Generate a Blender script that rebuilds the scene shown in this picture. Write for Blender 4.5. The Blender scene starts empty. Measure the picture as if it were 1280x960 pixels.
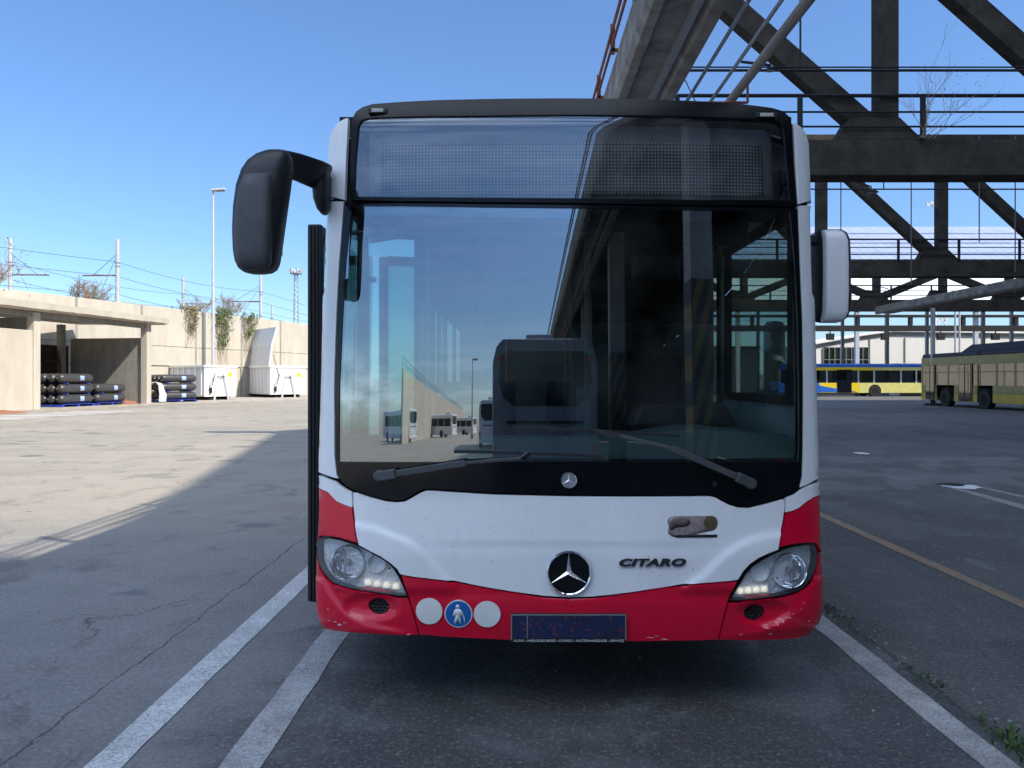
import bpy, bmesh, math, random
from mathutils import Vector, Matrix, noise
from mathutils.geometry import delaunay_2d_cdt
R = math.radians
sc = bpy.context.scene
C = sc.collection
random.seed(7)

# ---------------------------------------------------------------- camera, sky, sun, exposure
EYE = 1.55; F = 960.0; PX0 = 645.0; PY0 = 474.0
cam = bpy.data.objects.new('camera', bpy.data.cameras.new('camera'))
C.objects.link(cam); sc.camera = cam
cam.location = (0, 0, EYE); cam.rotation_euler = (R(90), 0, 0)
cam.data.sensor_width = 36; cam.data.lens = 27.0
cam.data.shift_x = -5/1280; cam.data.shift_y = -6/1280
cam.data.clip_start = 0.05; cam.data.clip_end = 6000

SUN_TO = Vector((0.87, -0.50, 1.0)).normalized()      # towards the sun
SUN_EL = math.asin(SUN_TO.z); SUN_AZ = math.atan2(SUN_TO.x, SUN_TO.y)
w = bpy.data.worlds.new('World'); sc.world = w; w.use_nodes = True
wn = w.node_tree; bg = wn.nodes['Background']
sky = wn.nodes.new('ShaderNodeTexSky'); sky.sky_type = 'NISHITA'; sky.sun_disc = False
sky.sun_elevation = SUN_EL; sky.sun_rotation = SUN_AZ
sky.air_density = 1.0; sky.dust_density = 0.35; sky.ozone_density = 3.0; sky.altitude = 100
# faint low cirrus behind the photographer; bright high cloud added to light the bus front
def wnode(t, **k):
    n = wn.nodes.new(t)
    for a, b in k.items(): setattr(n, a, b)
    return n
tc = wnode('ShaderNodeTexCoord')
mp = wnode('ShaderNodeMapping'); mp.inputs['Scale'].default_value = (1.0, 1.0, 13.0)
nz = wnode('ShaderNodeTexNoise'); nz.inputs['Scale'].default_value = 2.6; nz.inputs['Detail'].default_value = 7; nz.inputs['Roughness'].default_value = .62
wn.links.new(tc.outputs['Generated'], mp.inputs['Vector']); wn.links.new(mp.outputs['Vector'], nz.inputs['Vector'])
cr = wnode('ShaderNodeMapRange'); cr.inputs['From Min'].default_value = .42; cr.inputs['From Max'].default_value = .66
wn.links.new(nz.outputs['Fac'], cr.inputs['Value'])
sx = wnode('ShaderNodeSeparateXYZ'); wn.links.new(tc.outputs['Generated'], sx.inputs['Vector'])
m1 = wnode('ShaderNodeMapRange'); m1.inputs['From Min'].default_value = .15; m1.inputs['From Max'].default_value = -.5
wn.links.new(sx.outputs['Y'], m1.inputs['Value'])
m2 = wnode('ShaderNodeValToRGB'); rp = m2.color_ramp
for p_, v_ in ((0, 0), (.012, .05), (.035, .13), (.07, .10), (.11, .01), (.22, .015), (.36, .05), (.50, .15), (.66, 1), (.8, 1)):
    e_ = rp.elements.new(p_) if p_ not in (0, ) else rp.elements[0]; e_.position = p_; e_.color = (v_, v_, v_, 1)
wn.links.new(sx.outputs['Z'], m2.inputs[0])
mu = wnode('ShaderNodeMath', operation='MULTIPLY'); wn.links.new(m1.outputs[0], mu.inputs[0]); wn.links.new(m2.outputs[0], mu.inputs[1])
mu2 = wnode('ShaderNodeMath', operation='MULTIPLY'); wn.links.new(mu.outputs[0], mu2.inputs[0]); wn.links.new(cr.outputs[0], mu2.inputs[1])
mx = wnode('ShaderNodeMix', data_type='RGBA'); mx.inputs[7].default_value = (24, 27, 31.5, 1)
wn.links.new(mu2.outputs[0], mx.inputs[0]); wn.links.new(sky.outputs['Color'], mx.inputs[6])
tn = wnode('ShaderNodeMix', data_type='RGBA', blend_type='MULTIPLY'); tn.inputs[0].default_value = 1; tn.inputs[7].default_value = (.68, .825, 1.0, 1)   # clean blue spring sky
wn.links.new(sky.outputs['Color'], tn.inputs[6]); hz = wnode('ShaderNodeMapRange'); hz.inputs['From Min'].default_value = 0; hz.inputs['From Max'].default_value = .45; hz.inputs['To Min'].default_value = .74; hz.inputs['To Max'].default_value = .90
wn.links.new(sx.outputs['Z'], hz.inputs['Value']); hs_ = wnode('ShaderNodeVectorMath', operation='SCALE'); wn.links.new(tn.outputs[2], hs_.inputs[0]); wn.links.new(hz.outputs[0], hs_.inputs['Scale'])
wn.links.new(hs_.outputs[0], mx.inputs[6]); wn.links.new(mx.outputs[2], bg.inputs['Color'])
bg.inputs['Strength'].default_value = 0.13

sl = bpy.data.lights.new('sun', 'SUN'); sl.energy = 3.75; sl.angle = R(.5); sl.color = (1, .93, .81)
so = bpy.data.objects.new('sun', sl); C.objects.link(so); so.location = (30, -20, 40)
so.rotation_euler = (-SUN_TO).to_track_quat('-Z', 'Y').to_euler()
vs = sc.view_settings
vs.view_transform = 'Standard'; vs.look = 'None'; vs.gamma = 1; vs.use_curve_mapping = False
vs.exposure = 0.90
sc.cycles.max_bounces = 8; sc.cycles.transparent_max_bounces = 16; sc.cycles.caustics_reflective = False

# ---------------------------------------------------------------- materials
MATS = {}
def mat(name, col, rough=.6, metal=0., var=.12, scale=3., bump=0., bscale=60., spec=.5, coat=0., col2=None, streak=False, detail=6, emit=None, dirt=0.):
    """principled with a noise driven mix of two tones, optional fine bump"""
    if name in MATS: return MATS[name]
    m = bpy.data.materials.new(name); m.use_nodes = True; MATS[name] = m
    nt = m.node_tree; N = nt.nodes; L = nt.links; b = N['Principled BSDF']
    b.inputs['Roughness'].default_value = rough; b.inputs['Metallic'].default_value = metal
    b.inputs['Specular IOR Level'].default_value = spec
    b.inputs['Coat Weight'].default_value = coat; b.inputs['Coat Roughness'].default_value = .05
    t = N.new('ShaderNodeTexCoord'); mpn = N.new('ShaderNodeMapping'); L.new(t.outputs['Object'], mpn.inputs['Vector'])
    if streak: mpn.inputs['Scale'].default_value = (1, 1, .3)
    n = N.new('ShaderNodeTexNoise'); n.inputs['Scale'].default_value = scale; n.inputs['Detail'].default_value = detail; n.inputs['Roughness'].default_value = .65
    L.new(mpn.outputs['Vector'], n.inputs['Vector'])
    mr = N.new('ShaderNodeMapRange'); mr.inputs['From Min'].default_value = .3; mr.inputs['From Max'].default_value = .7
    L.new(n.outputs['Fac'], mr.inputs['Value'])
    mi = N.new('ShaderNodeMix'); mi.data_type = 'RGBA'
    c2 = col2 if col2 else tuple(c*(1-var*2) for c in col)
    mi.inputs[6].default_value = (*c2, 1); mi.inputs[7].default_value = (*col, 1)
    L.new(mr.outputs[0], mi.inputs[0]); L.new(mi.outputs[2], b.inputs['Base Color'])
    if var > 0:
        rr = N.new('ShaderNodeMapRange'); rr.inputs['To Min'].default_value = min(1, rough+.12); rr.inputs['To Max'].default_value = max(0.02, rough-.04)
        L.new(n.outputs['Fac'], rr.inputs['Value']); L.new(rr.outputs[0], b.inputs['Roughness'])
    if bump > 0:
        n2 = N.new('ShaderNodeTexNoise'); n2.inputs['Scale'].default_value = bscale; n2.inputs['Detail'].default_value = 4
        L.new(t.outputs['Object'], n2.inputs['Vector'])
        bp = N.new('ShaderNodeBump'); bp.inputs['Strength'].default_value = bump; bp.inputs['Distance'].default_value = .02
        L.new(n2.outputs['Fac'], bp.inputs['Height']); L.new(bp.outputs['Normal'], b.inputs['Normal'])
    if emit:
        b.inputs['Emission Color'].default_value = (*emit[:3], 1); b.inputs['Emission Strength'].default_value = emit[3]
    return m

def glass(name, tint, refl=.3, rough=.0, refl_edge=.9, dust=.0):
    if name in MATS: return MATS[name]
    m = bpy.data.materials.new(name); m.use_nodes = True; MATS[name] = m
    nt = m.node_tree; N = nt.nodes; L = nt.links; N.remove(N['Principled BSDF'])
    out = N['Material Output']
    tr = N.new('ShaderNodeBsdfTransparent'); tr.inputs['Color'].default_value = (*tint, 1)
    gl = N.new('ShaderNodeBsdfGlossy'); gl.inputs['Roughness'].default_value = rough; gl.inputs['Color'].default_value = (.92, .96, 1, 1)
    lw = N.new('ShaderNodeLayerWeight'); lw.inputs['Blend'].default_value = .35
    mr = N.new('ShaderNodeMapRange'); mr.inputs['To Min'].default_value = refl; mr.inputs['To Max'].default_value = refl_edge
    L.new(lw.outputs['Facing'], mr.inputs['Value'])
    mi = N.new('ShaderNodeMixShader'); L.new(mr.outputs[0], mi.inputs[0]); L.new(tr.outputs[0], mi.inputs[1]); L.new(gl.outputs[0], mi.inputs[2])
    last = mi
    if dust > 0:
        df = N.new('ShaderNodeBsdfDiffuse'); df.inputs['Color'].default_value = (.5, .5, .48, 1)
        t = N.new('ShaderNodeTexCoord'); n = N.new('ShaderNodeTexNoise'); n.inputs['Scale'].default_value = 5; n.inputs['Detail'].default_value = 8
        L.new(t.outputs['Object'], n.inputs['Vector'])
        r2 = N.new('ShaderNodeMapRange'); r2.inputs['From Min'].default_value = .4; r2.inputs['From Max'].default_value = .8; r2.inputs['To Max'].default_value = dust
        L.new(n.outputs['Fac'], r2.inputs['Value'])
        m2_ = N.new('ShaderNodeMixShader'); L.new(r2.outputs[0], m2_.inputs[0]); L.new(mi.outputs[0], m2_.inputs[1]); L.new(df.outputs[0], m2_.inputs[2]); last = m2_
    L.new(last.outputs[0], out.inputs['Surface'])
    return m

M_conc   = mat('weathered_concrete', (.52,.47,.385), .9, var=.18, scale=1.1, bump=.5, bscale=22, streak=True, col2=(.40,.355,.29), detail=12)
M_concg  = mat('grey_concrete', (.33,.31,.28), .9, var=.2, scale=2.2, bump=.4, bscale=18, streak=True, col2=(.20,.19,.17))
M_concd  = mat('dark_brown_concrete', (.068,.060,.052), .92, var=.2, scale=2.0, bump=.6, bscale=14, spec=.15, col2=(.026,.023,.020))  # near-black brown, mottled in two tones
M_beam   = mat('beam_concrete', (.30,.28,.25), .92, var=.2, scale=2.4, bump=.7, bscale=16, spec=.2, col2=(.12,.11,.098))
M_steel  = mat('galvanised_steel', (.45,.46,.47), .45, metal=.8, var=.1, scale=8)
M_dsteel = mat('dark_painted_steel', (.030,.030,.033), .7, var=.2, scale=6, spec=.2)
M_rust   = mat('rusty_red_pipe', (.26,.085,.05), .85, var=.3, scale=9)
M_wire   = mat('wire', (.10,.10,.11), .6, var=0)
M_pole   = mat('pale_pole_paint', (.52,.53,.54), .5, metal=.2, var=.1, scale=4)
M_white  = mat('white_bus_paint', (.88,.885,.89), .24, var=.045, scale=3.2, streak=True, detail=9, coat=.5, spec=.4)
M_red    = mat('red_bus_paint', (.70,.003,.034), .25, var=.06, scale=3, coat=.55, spec=.4)
M_header = mat('satin_black_header', (.004,.005,.007), .22, var=.05, scale=3, spec=.25)
M_gblack = mat('gloss_black', (.006,.007,.009), .10, var=0, coat=.12, spec=.35)
M_bplast = mat('black_plastic', (.020,.021,.024), .42, var=.15, scale=9, bump=.05, bscale=400)
M_gplast = mat('charcoal_plastic', (.075,.080,.085), .5, var=.12, scale=12, bump=.06, bscale=500)
M_rubber = mat('black_rubber', (.012,.012,.013), .65, var=.1, scale=10)
M_chrome = mat('chrome', (.90,.91,.93), .10, metal=1, var=0)
M_chromer= mat('faceted_reflector', (.96,.97,.98), .25, metal=.15, var=.04, scale=12, bump=1.0, bscale=38)
M_gap    = mat('dark_gap', (.004,.004,.004), .9, var=0)
M_int    = mat('grey_interior_trim', (.22,.23,.235), .7, var=.08, scale=3)
M_intl   = mat('pale_interior_ceiling', (.42,.43,.43), .7, var=.05, scale=3)
M_dash   = mat('dash_plastic', (.15,.19,.20), .5, var=.08, scale=5)
M_seat   = mat('dark_blue_fabric', (.03,.04,.07), .9, var=.2, scale=40)
M_yellow = mat('yellow_paint', (.72,.52,.02), .35, var=.06, scale=3, coat=.3)
M_blue   = mat('blue_paint', (.02,.12,.50), .35, var=.06, scale=3, coat=.3)
M_pblue  = mat('pallet_blue', (.03,.07,.45), .7, var=.15, scale=8)
M_sticker= mat('pale_blue_sticker', (.35,.45,.75), .5, var=.1, scale=25)
M_cyl    = mat('black_cylinder_wrap', (.055,.053,.052), .35, var=.2, scale=7, coat=.3)
M_cont   = mat('white_container_paint', (.82,.81,.77), .5, var=.06, scale=2.5, streak=True)
M_contg  = mat('container_paint_shaded', (.62,.63,.64), .5, var=.08, scale=2.5, streak=True)  # shade of the unlit skip sides put into a greyer tone
M_bark   = mat('pale_bark', (.30,.24,.18), .9, var=.2, scale=20)
M_twig   = mat('twig', (.34,.27,.20), .9, var=.2, scale=20)
M_leafa  = mat('ivy_leaf', (.13,.17,.045), .7, var=.3, scale=6)
M_leafb  = mat('dry_ivy_leaf', (.24,.20,.09), .8, var=.3, scale=6)
M_weed   = mat('weed_leaf', (.07,.15,.03), .7, var=.3, scale=30)
M_glass  = glass('windscreen_glass', (.60,.76,.75), .31, dust=.04)
M_dispg  = glass('display_glass', (.78,.80,.82), .17, dust=.14)
M_sglass = glass('side_window_glass', (.58,.74,.70), .10)
M_bglass = glass('far_bus_glass', (.20,.25,.22), .08, refl_edge=.35)
M_lens   = glass('headlamp_lens', (.97,.98,.99), .05, refl_edge=.5, dust=.28)

# ---------------------------------------------------------------- mesh helpers
def link(o, parent=None):
    C.objects.link(o)
    if parent is not None:
        o.parent = parent
        p = parent; T = Matrix.Identity(4)
        o.matrix_parent_inverse = world_of(parent).inverted()
    return o
def world_of(o):
    m = o.matrix_basis.copy()
    if o.parent: m = world_of(o.parent) @ o.matrix_parent_inverse @ m
    return m
def tag(o, label=None, cat=None, group=None, kind=None):
    if label: o['label'] = label
    if cat: o['category'] = cat
    if group: o['group'] = group
    if kind: o['kind'] = kind
    return o
def thing(name, loc, label, cat, group=None, rz=0):
    e = bpy.data.objects.new(name, None); e.location = loc; e.rotation_euler.z = rz
    e.empty_display_size = .2
    C.objects.link(e); return tag(e, label, cat, group)
def copy_tree(o, parent=None):
    c = o.copy(); C.objects.link(c)
    if parent: c.parent = parent
    for ch in KIDS.get(o.name, []):
        copy_tree(ch, c)
    return c
KIDS = {}

class MB:
    def __init__(s): s.v = []; s.f = []; s.mi = []; s.cur = 0
    def add(s, vs_, fs):
        n = len(s.v); s.v += [tuple(v) for v in vs_]
        for f in fs: s.f.append(tuple(i+n for i in f)); s.mi.append(s.cur)
    def box(s, c, size, rz=0, rot=None):
        hx, hy, hz = size[0]/2, size[1]/2, size[2]/2
        m = rot if rot is not None else Matrix.Rotation(rz, 3, 'Z')
        P = [m @ Vector((a*hx, b*hy, d*hz)) + Vector(c) for d in (-1,1) for a, b in ((-1,-1),(1,-1),(1,1),(-1,1))]
        s.add(P, [(3,2,1,0),(4,5,6,7),(0,1,5,4),(1,2,6,5),(2,3,7,6),(3,0,4,7)])
        return s
    def bar(s, p0, p1, w_, h_, up=(0,0,1)):
        p0, p1 = Vector(p0), Vector(p1); d = (p1-p0).normalized(); u = Vector(up)
        if abs(d.dot(u)) > .98: u = Vector((0,1,0))
        side = d.cross(u).normalized(); u = side.cross(d).normalized()
        P = [p + side*a*w_/2 + u*b*h_/2 for p in (p0, p1) for a, b in ((-1,-1),(1,-1),(1,1),(-1,1))]
        s.add(P, [(3,2,1,0),(4,5,6,7),(0,1,5,4),(1,2,6,5),(2,3,7,6),(3,0,4,7)])
        return s
    def tube(s, pts, r, n=8, cap=True):
        pts = [Vector(p) for p in pts]; rs = r if isinstance(r, (list, tuple)) else [r]*len(pts)
        base = len(s.v); prev = None; rings = []
        for i, p in enumerate(pts):
            d = (pts[min(i+1, len(pts)-1)] - pts[max(i-1, 0)]).normalized()
            if prev is None:
                a = d.cross(Vector((0,0,1)));
                if a.length < .1: a = d.cross(Vector((1,0,0)))
                a.normalize()
            else:
                a = (prev - d*prev.dot(d)).normalized()
            prev = a; b = d.cross(a)
            rings.append([p + (a*math.cos(2*math.pi*k/n) + b*math.sin(2*math.pi*k/n))*rs[i] for k in range(n)])
        V = [v for rg in rings for v in rg]; Fs = []
        for i in range(len(pts)-1):
            for k in range(n):
                k2 = (k+1) % n
                Fs.append((i*n+k, i*n+k2, (i+1)*n+k2, (i+1)*n+k))
        if cap:
            Fs.append(tuple(range(n-1, -1, -1))); Fs.append(tuple((len(pts)-1)*n+k for k in range(n)))
        s.add(V, Fs); return s
    def lathe(s, prof, o, axis, n=24):
        """prof list of (r, t) along axis from origin o"""
        o = Vector(o); ax = Vector(axis).normalized(); a = ax.cross(Vector((0,0,1)))
        if a.length < .1: a = ax.cross(Vector((1,0,0)))
        a.normalize(); b = ax.cross(a); V = []
        for r_, t_ in prof:
            for k in range(n):
                an = 2*math.pi*k/n; V.append(o + ax*t_ + (a*math.cos(an)+b*math.sin(an))*r_)
        Fs = [(i*n+k, i*n+(k+1)%n, (i+1)*n+(k+1)%n, (i+1)*n+k) for i in range(len(prof)-1) for k in range(n)]
        s.add(V, Fs); return s
    def extr(s, poly, d):
        """poly 3d points, extruded by vector d"""
        P = [Vector(p) for p in poly]; n = len(P); d = Vector(d)
        s.add(P + [p+d for p in P], [tuple(range(n-1,-1,-1)), tuple(range(n, 2*n))] + [(i, (i+1)%n, n+(i+1)%n, n+i) for i in range(n)])
        return s
    def build(s, name, m, parent=None, smooth=False, bev=0, ang=35, label=None):
        me = bpy.data.meshes.new(name); me.from_pydata(s.v, [], s.f)
        for mm in (m if isinstance(m, (list, tuple)) else [m]): me.materials.append(mm)
        bm = bmesh.new(); bm.from_mesh(me)
        bm.faces.ensure_lookup_table()
        for f, k in zip(bm.faces, s.mi): f.material_index = k
        bmesh.ops.recalc_face_normals(bm, faces=bm.faces)
        bm.to_mesh(me); bm.free()
        o = bpy.data.objects.new(name, me); link(o, parent)
        if parent is not None: KIDS.setdefault(parent.name, []).append(o)
        if smooth:
            me.shade_smooth()
            me.set_sharp_from_angle(angle=R(ang))
        if bev:
            b = o.modifiers.new('bevel', 'BEVEL'); b.width = bev; b.segments = 2; b.limit_method = 'ANGLE'; b.angle_limit = R(40); b.harden_normals = False
        if label: o['label'] = label
        return o

def text_mesh(txt, size, shear=0, extrude=0, spacing=1.0, offset=0, sx_=1):
    cu = bpy.data.curves.new('t', 'FONT'); cu.body = txt; cu.size = size; cu.shear = shear; cu.extrude = extrude
    cu.align_x = 'CENTER'; cu.align_y = 'CENTER'; cu.space_character = spacing; cu.offset = offset
    o = bpy.data.objects.new('t', cu); C.objects.link(o)
    dg = bpy.context.evaluated_depsgraph_get(); dg.update()
    me = bpy.data.meshes.new_from_object(o.evaluated_get(dg))
    V = [v.co.copy() for v in me.vertices]; Fc = [tuple(p.vertices) for p in me.polygons]
    bpy.data.objects.remove(o); bpy.data.curves.remove(cu)
    V = [Vector((v.x*sx_, v.y, v.z)) for v in V]
    return V, Fc

def inpoly(x, y, P):
    r = False; n = len(P); j = n-1
    for i in range(n):
        xi, yi = P[i]; xj, yj = P[j]
        if (yi > y) != (yj > y) and x < (xj-xi)*(y-yi)/(yj-yi)+xi: r = not r
        j = i
    return r
def segd(x, y, P, closed=True):
    best = 1e9; n = len(P)
    for i in range(n if closed else n-1):
        ax, ay = P[i]; bx, by = P[(i+1) % n]; dx, dy = bx-ax, by-ay; l = dx*dx+dy*dy
        t = 0 if l == 0 else max(0, min(1, ((x-ax)*dx+(y-ay)*dy)/l))
        best = min(best, math.hypot(x-ax-t*dx, y-ay-t*dy))
    return best
def smoothloop(P, it=1):
    for _ in range(it):
        Q = []
        for i in range(len(P)):
            a, b = P[i], P[(i+1) % len(P)]
            Q.append((a[0]*.75+b[0]*.25, a[1]*.75+b[1]*.25)); Q.append((a[0]*.25+b[0]*.75, a[1]*.25+b[1]*.75))
        P = Q
    return P
def resample(P, step):
    out = []
    for i in range(len(P)):
        a, b = P[i], P[(i+1) % len(P)]; L_ = math.hypot(b[0]-a[0], b[1]-a[1]); k = max(1, int(round(L_/step)))
        for j in range(k): out.append((a[0]+(b[0]-a[0])*j/k, a[1]+(b[1]-a[1])*j/k))
    return out
def cdt(outline, holes, step, fmap, xs=None, flip=False):
    """triangulated sheet of a 2d outline with holes, mapped by fmap(u,v); returns verts, faces"""
    o = resample(outline, step); hs = [resample(h, step) for h in holes]
    pts = list(o); edges = [(i, (i+1) % len(o)) for i in range(len(o))]
    for h in hs:
        n = len(pts); pts += h; edges += [(n+i, n+(i+1) % len(h)) for i in range(len(h))]
    x0 = min(p[0] for p in o); x1 = max(p[0] for p in o); y0 = min(p[1] for p in o); y1 = max(p[1] for p in o)
    if xs is None: xs = [x0+step*(i+.5) for i in range(int((x1-x0)/step)+1)]
    ny = int((y1-y0)/step)+1
    for x in xs:
        if not (x0 < x < x1): continue
        for j in range(ny):
            y = y0+step*(j+.5)
            if inpoly(x, y, o) and not any(inpoly(x, y, h) for h in hs):
                if segd(x, y, o) > step*.35 and all(segd(x, y, h) > step*.35 for h in hs): pts.append((x, y))
    r = delaunay_2d_cdt([Vector(p) for p in pts], edges, [], 0, 1e-6)
    V2, _, Fc = r[0], r[1], r[2]; out = []
    for f in Fc:
        cx_ = sum(V2[i][0] for i in f)/len(f); cy_ = sum(V2[i][1] for i in f)/len(f)
        if inpoly(cx_, cy_, o) and not any(inpoly(cx_, cy_, h) for h in hs):
            a, b, c = V2[f[0]], V2[f[1]], V2[f[2]]
            ar = (b[0]-a[0])*(c[1]-a[1])-(b[1]-a[1])*(c[0]-a[0])
            if abs(ar) < 1e-10: continue
            f = tuple(f) if ar > 0 else tuple(reversed(f))
            out.append(tuple(reversed(f)) if flip else f)
    return [fmap(p[0], p[1]) for p in V2], out
def sheet(name, V, Fc, m, parent, thick=0, bev=0, ang=30, label=None):
    me = bpy.data.meshes.new(name); me.from_pydata([tuple(v) for v in V], [], Fc); me.materials.append(m)
    bm = bmesh.new(); bm.from_mesh(me)
    bmesh.ops.delete(bm, geom=[v for v in bm.verts if not v.link_faces], context='VERTS'); bm.to_mesh(me); bm.free()
    me.shade_smooth(); me.set_sharp_from_angle(angle=R(ang))
    o = bpy.data.objects.new(name, me); link(o, parent)
    if parent is not None: KIDS.setdefault(parent.name, []).append(o)
    if thick:
        s = o.modifiers.new('solid', 'SOLIDIFY'); s.thickness = thick; s.offset = -1; s.use_even_offset = False
    if bev:
        b = o.modifiers.new('bevel', 'BEVEL'); b.width = bev; b.segments = 2; b.limit_method = 'ANGLE'; b.angle_limit = R(50); b.harden_normals = True
    if label: o['label'] = label
    return o
# ---------------------------------------------------------------- the ground
def ground_mat():
    m = bpy.data.materials.new('worn_asphalt'); m.use_nodes = True
    nt = m.node_tree; N = nt.nodes; L = nt.links; b = N['Principled BSDF']
    t = N.new('ShaderNodeTexCoord'); P = t.outputs['Object']
    sp = N.new('ShaderNodeSeparateXYZ'); L.new(P, sp.inputs[0])
    def noise_(scale, detail=6, rough=.6, vec=P, dist=0):
        n = N.new('ShaderNodeTexNoise'); n.inputs['Scale'].default_value = scale; n.inputs['Detail'].default_value = detail
        n.inputs['Roughness'].default_value = rough; n.inputs['Distortion'].default_value = dist; L.new(vec, n.inputs['Vector']); return n.outputs['Fac']
    def mr(v, a, b_, c=0, d=1, smooth=False):
        n = N.new('ShaderNodeMapRange'); n.inputs['From Min'].default_value = a; n.inputs['From Max'].default_value = b_
        n.inputs['To Min'].default_value = c; n.inputs['To Max'].default_value = d
        if smooth: n.interpolation_type = 'SMOOTHSTEP'
        L.new(v, n.inputs['Value']); return n.outputs[0]
    def math_(op, a, b_=None, c=None):
        n = N.new('ShaderNodeMath'); n.operation = op
        for i, x in enumerate((a, b_, c)):
            if x is None: continue
            if isinstance(x, (int, float)): n.inputs[i].default_value = x
            else: L.new(x, n.inputs[i])
        return n.outputs[0]
    def mix(fac, a, b_, bt='MIX'):
        n = N.new('ShaderNodeMix'); n.data_type = 'RGBA'; n.blend_type = bt
        if isinstance(fac, (int, float)): n.inputs[0].default_value = fac
        else: L.new(fac, n.inputs[0])
        for i, x in ((6, a), (7, b_)):
            if isinstance(x, tuple): n.inputs[i].default_value = (*x, 1)
            else: L.new(x, n.inputs[i])
        return n.outputs[2]
    def mapv(sc_, loc=(0,0,0), rot=0):
        n = N.new('ShaderNodeMapping'); n.inputs['Scale'].default_value = sc_; n.inputs['Location'].default_value = loc; n.inputs['Rotation'].default_value = (0,0,rot)
        L.new(P, n.inputs['Vector']); return n.outputs[0]
    big = noise_(.22, 5, .6); med = noise_(1.3, 7, .65); fine = noise_(70, 4, .75); agg = noise_(150, 3, .7)
    tracks = noise_(1.0, 6, .6, mapv((.16, 1.1, 1), rot=.30))      # tyre streaks
    tracks2 = noise_(1.0, 5, .55, mapv((1.4, .10, 1), rot=.10))
    road = mix(mr(big, .35, .68), (.25,.215,.165), (.33,.288,.225))
    road = mix(mr(tracks, .48, .66, 0, .42), road, (.165,.155,.14))
    road = mix(mr(med, .46, .75, 0, .35), road, (.39,.35,.29))
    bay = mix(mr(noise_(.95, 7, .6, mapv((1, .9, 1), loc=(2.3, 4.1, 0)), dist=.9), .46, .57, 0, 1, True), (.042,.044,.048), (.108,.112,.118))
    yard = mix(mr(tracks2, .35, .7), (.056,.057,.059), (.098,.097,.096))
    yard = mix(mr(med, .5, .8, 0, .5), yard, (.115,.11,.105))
    wob = math_('MULTIPLY', math_('SUBTRACT', noise_(2.2, 6, .7), .5), .16)
    xw = math_('ADD', sp.outputs['X'], wob)
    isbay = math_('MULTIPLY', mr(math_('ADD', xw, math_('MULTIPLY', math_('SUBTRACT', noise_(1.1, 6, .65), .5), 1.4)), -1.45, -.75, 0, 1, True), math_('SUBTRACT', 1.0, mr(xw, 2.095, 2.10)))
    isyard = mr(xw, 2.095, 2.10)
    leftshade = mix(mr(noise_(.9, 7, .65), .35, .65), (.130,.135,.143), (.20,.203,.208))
    # shade on the near ground is painted in: darker, bluer than the sunlit road
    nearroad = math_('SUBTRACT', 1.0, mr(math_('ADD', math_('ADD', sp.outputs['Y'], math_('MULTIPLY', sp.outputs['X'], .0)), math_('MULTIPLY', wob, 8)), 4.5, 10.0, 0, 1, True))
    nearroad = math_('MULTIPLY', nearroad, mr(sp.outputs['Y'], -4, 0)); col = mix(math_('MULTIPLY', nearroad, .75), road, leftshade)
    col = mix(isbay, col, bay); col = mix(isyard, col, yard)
    # lighter worn strip across the yard
    y = math_('ADD', sp.outputs['Y'], math_('MULTIPLY', wob, 2))
    band = math_('MULTIPLY', math_('MULTIPLY', mr(y, 10.7, 10.78), math_('SUBTRACT', 1.0, mr(y, 15.2, 15.5))), isyard)
    col = mix(math_('MULTIPLY', band, mr(noise_(1.0, 8, .75, mapv((.35, 2.2, 1))), .35, .65, .25, .95)), col, (.15,.145,.138))
    # oil spots and damp patches
    vo = N.new('ShaderNodeTexVoronoi'); vo.inputs['Scale'].default_value = 1.15; vo.inputs['Randomness'].default_value = 1
    L.new(mapv((.75, 1.0, 1), loc=(.3, .2, 0)), vo.inputs['Vector'])
    spots = math_('SUBTRACT', 1.0, mr(math_('ADD', vo.outputs['Distance'], math_('MULTIPLY', noise_(6, 5, .7), .30)), .33, .42, 0, 1, True))
    vsep = N.new('ShaderNodeSeparateColor'); L.new(vo.outputs['Color'], vsep.inputs[0])
    spots = math_('MULTIPLY', spots, mr(vsep.outputs[0], .30, .75))
    col = mix(math_('MULTIPLY', spots, .66), col, (.05,.05,.052))
    damp = mr(noise_(.75, 4, .5, mapv((1, .8, 1), loc=(3.1, 1.7, 0)), dist=.6), .50, .56, 0, 1, True)
    col = mix(math_('MULTIPLY', math_('MULTIPLY', damp, math_('MAXIMUM', isbay, isyard)), .72), col, (.042,.042,.045))
    # oil grime where buses stand in the bay
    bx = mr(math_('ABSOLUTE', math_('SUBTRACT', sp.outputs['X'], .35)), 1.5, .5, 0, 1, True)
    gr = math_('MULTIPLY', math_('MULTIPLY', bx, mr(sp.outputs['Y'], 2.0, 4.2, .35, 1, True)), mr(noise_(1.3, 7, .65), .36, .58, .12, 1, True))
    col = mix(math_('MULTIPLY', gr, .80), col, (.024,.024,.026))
    blt = math_('SUBTRACT', 1.0, mr(noise_(1.4, 8, .72, mapv((1, .7, 1), loc=(7, 2, 0)), dist=.8), .36, .45))
    col = mix(math_('MULTIPLY', blt, .45), col, (.045,.045,.048))
    lt_ = mr(noise_(2.1, 8, .75, mapv((1, .8, 1), loc=(1, 9, 0)), dist=.5), .56, .66)
    col = mix(math_('MULTIPLY', math_('MULTIPLY', lt_, math_('MAXIMUM', isbay, isyard)), .35), col, (.22,.22,.215))
    # joints and random cracks
    for x0, wd in ((-2.07, .010), (2.10, .022)):
        j = mr(math_('ABSOLUTE', math_('SUBTRACT', xw, x0)), wd, wd*.35)
        j = math_('MULTIPLY', j, mr(noise_(1.9, 5, .8), .33, .5, .35, 1))
        col = mix(math_('MULTIPLY', j, .85), col, (.016,.015,.013))
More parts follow.
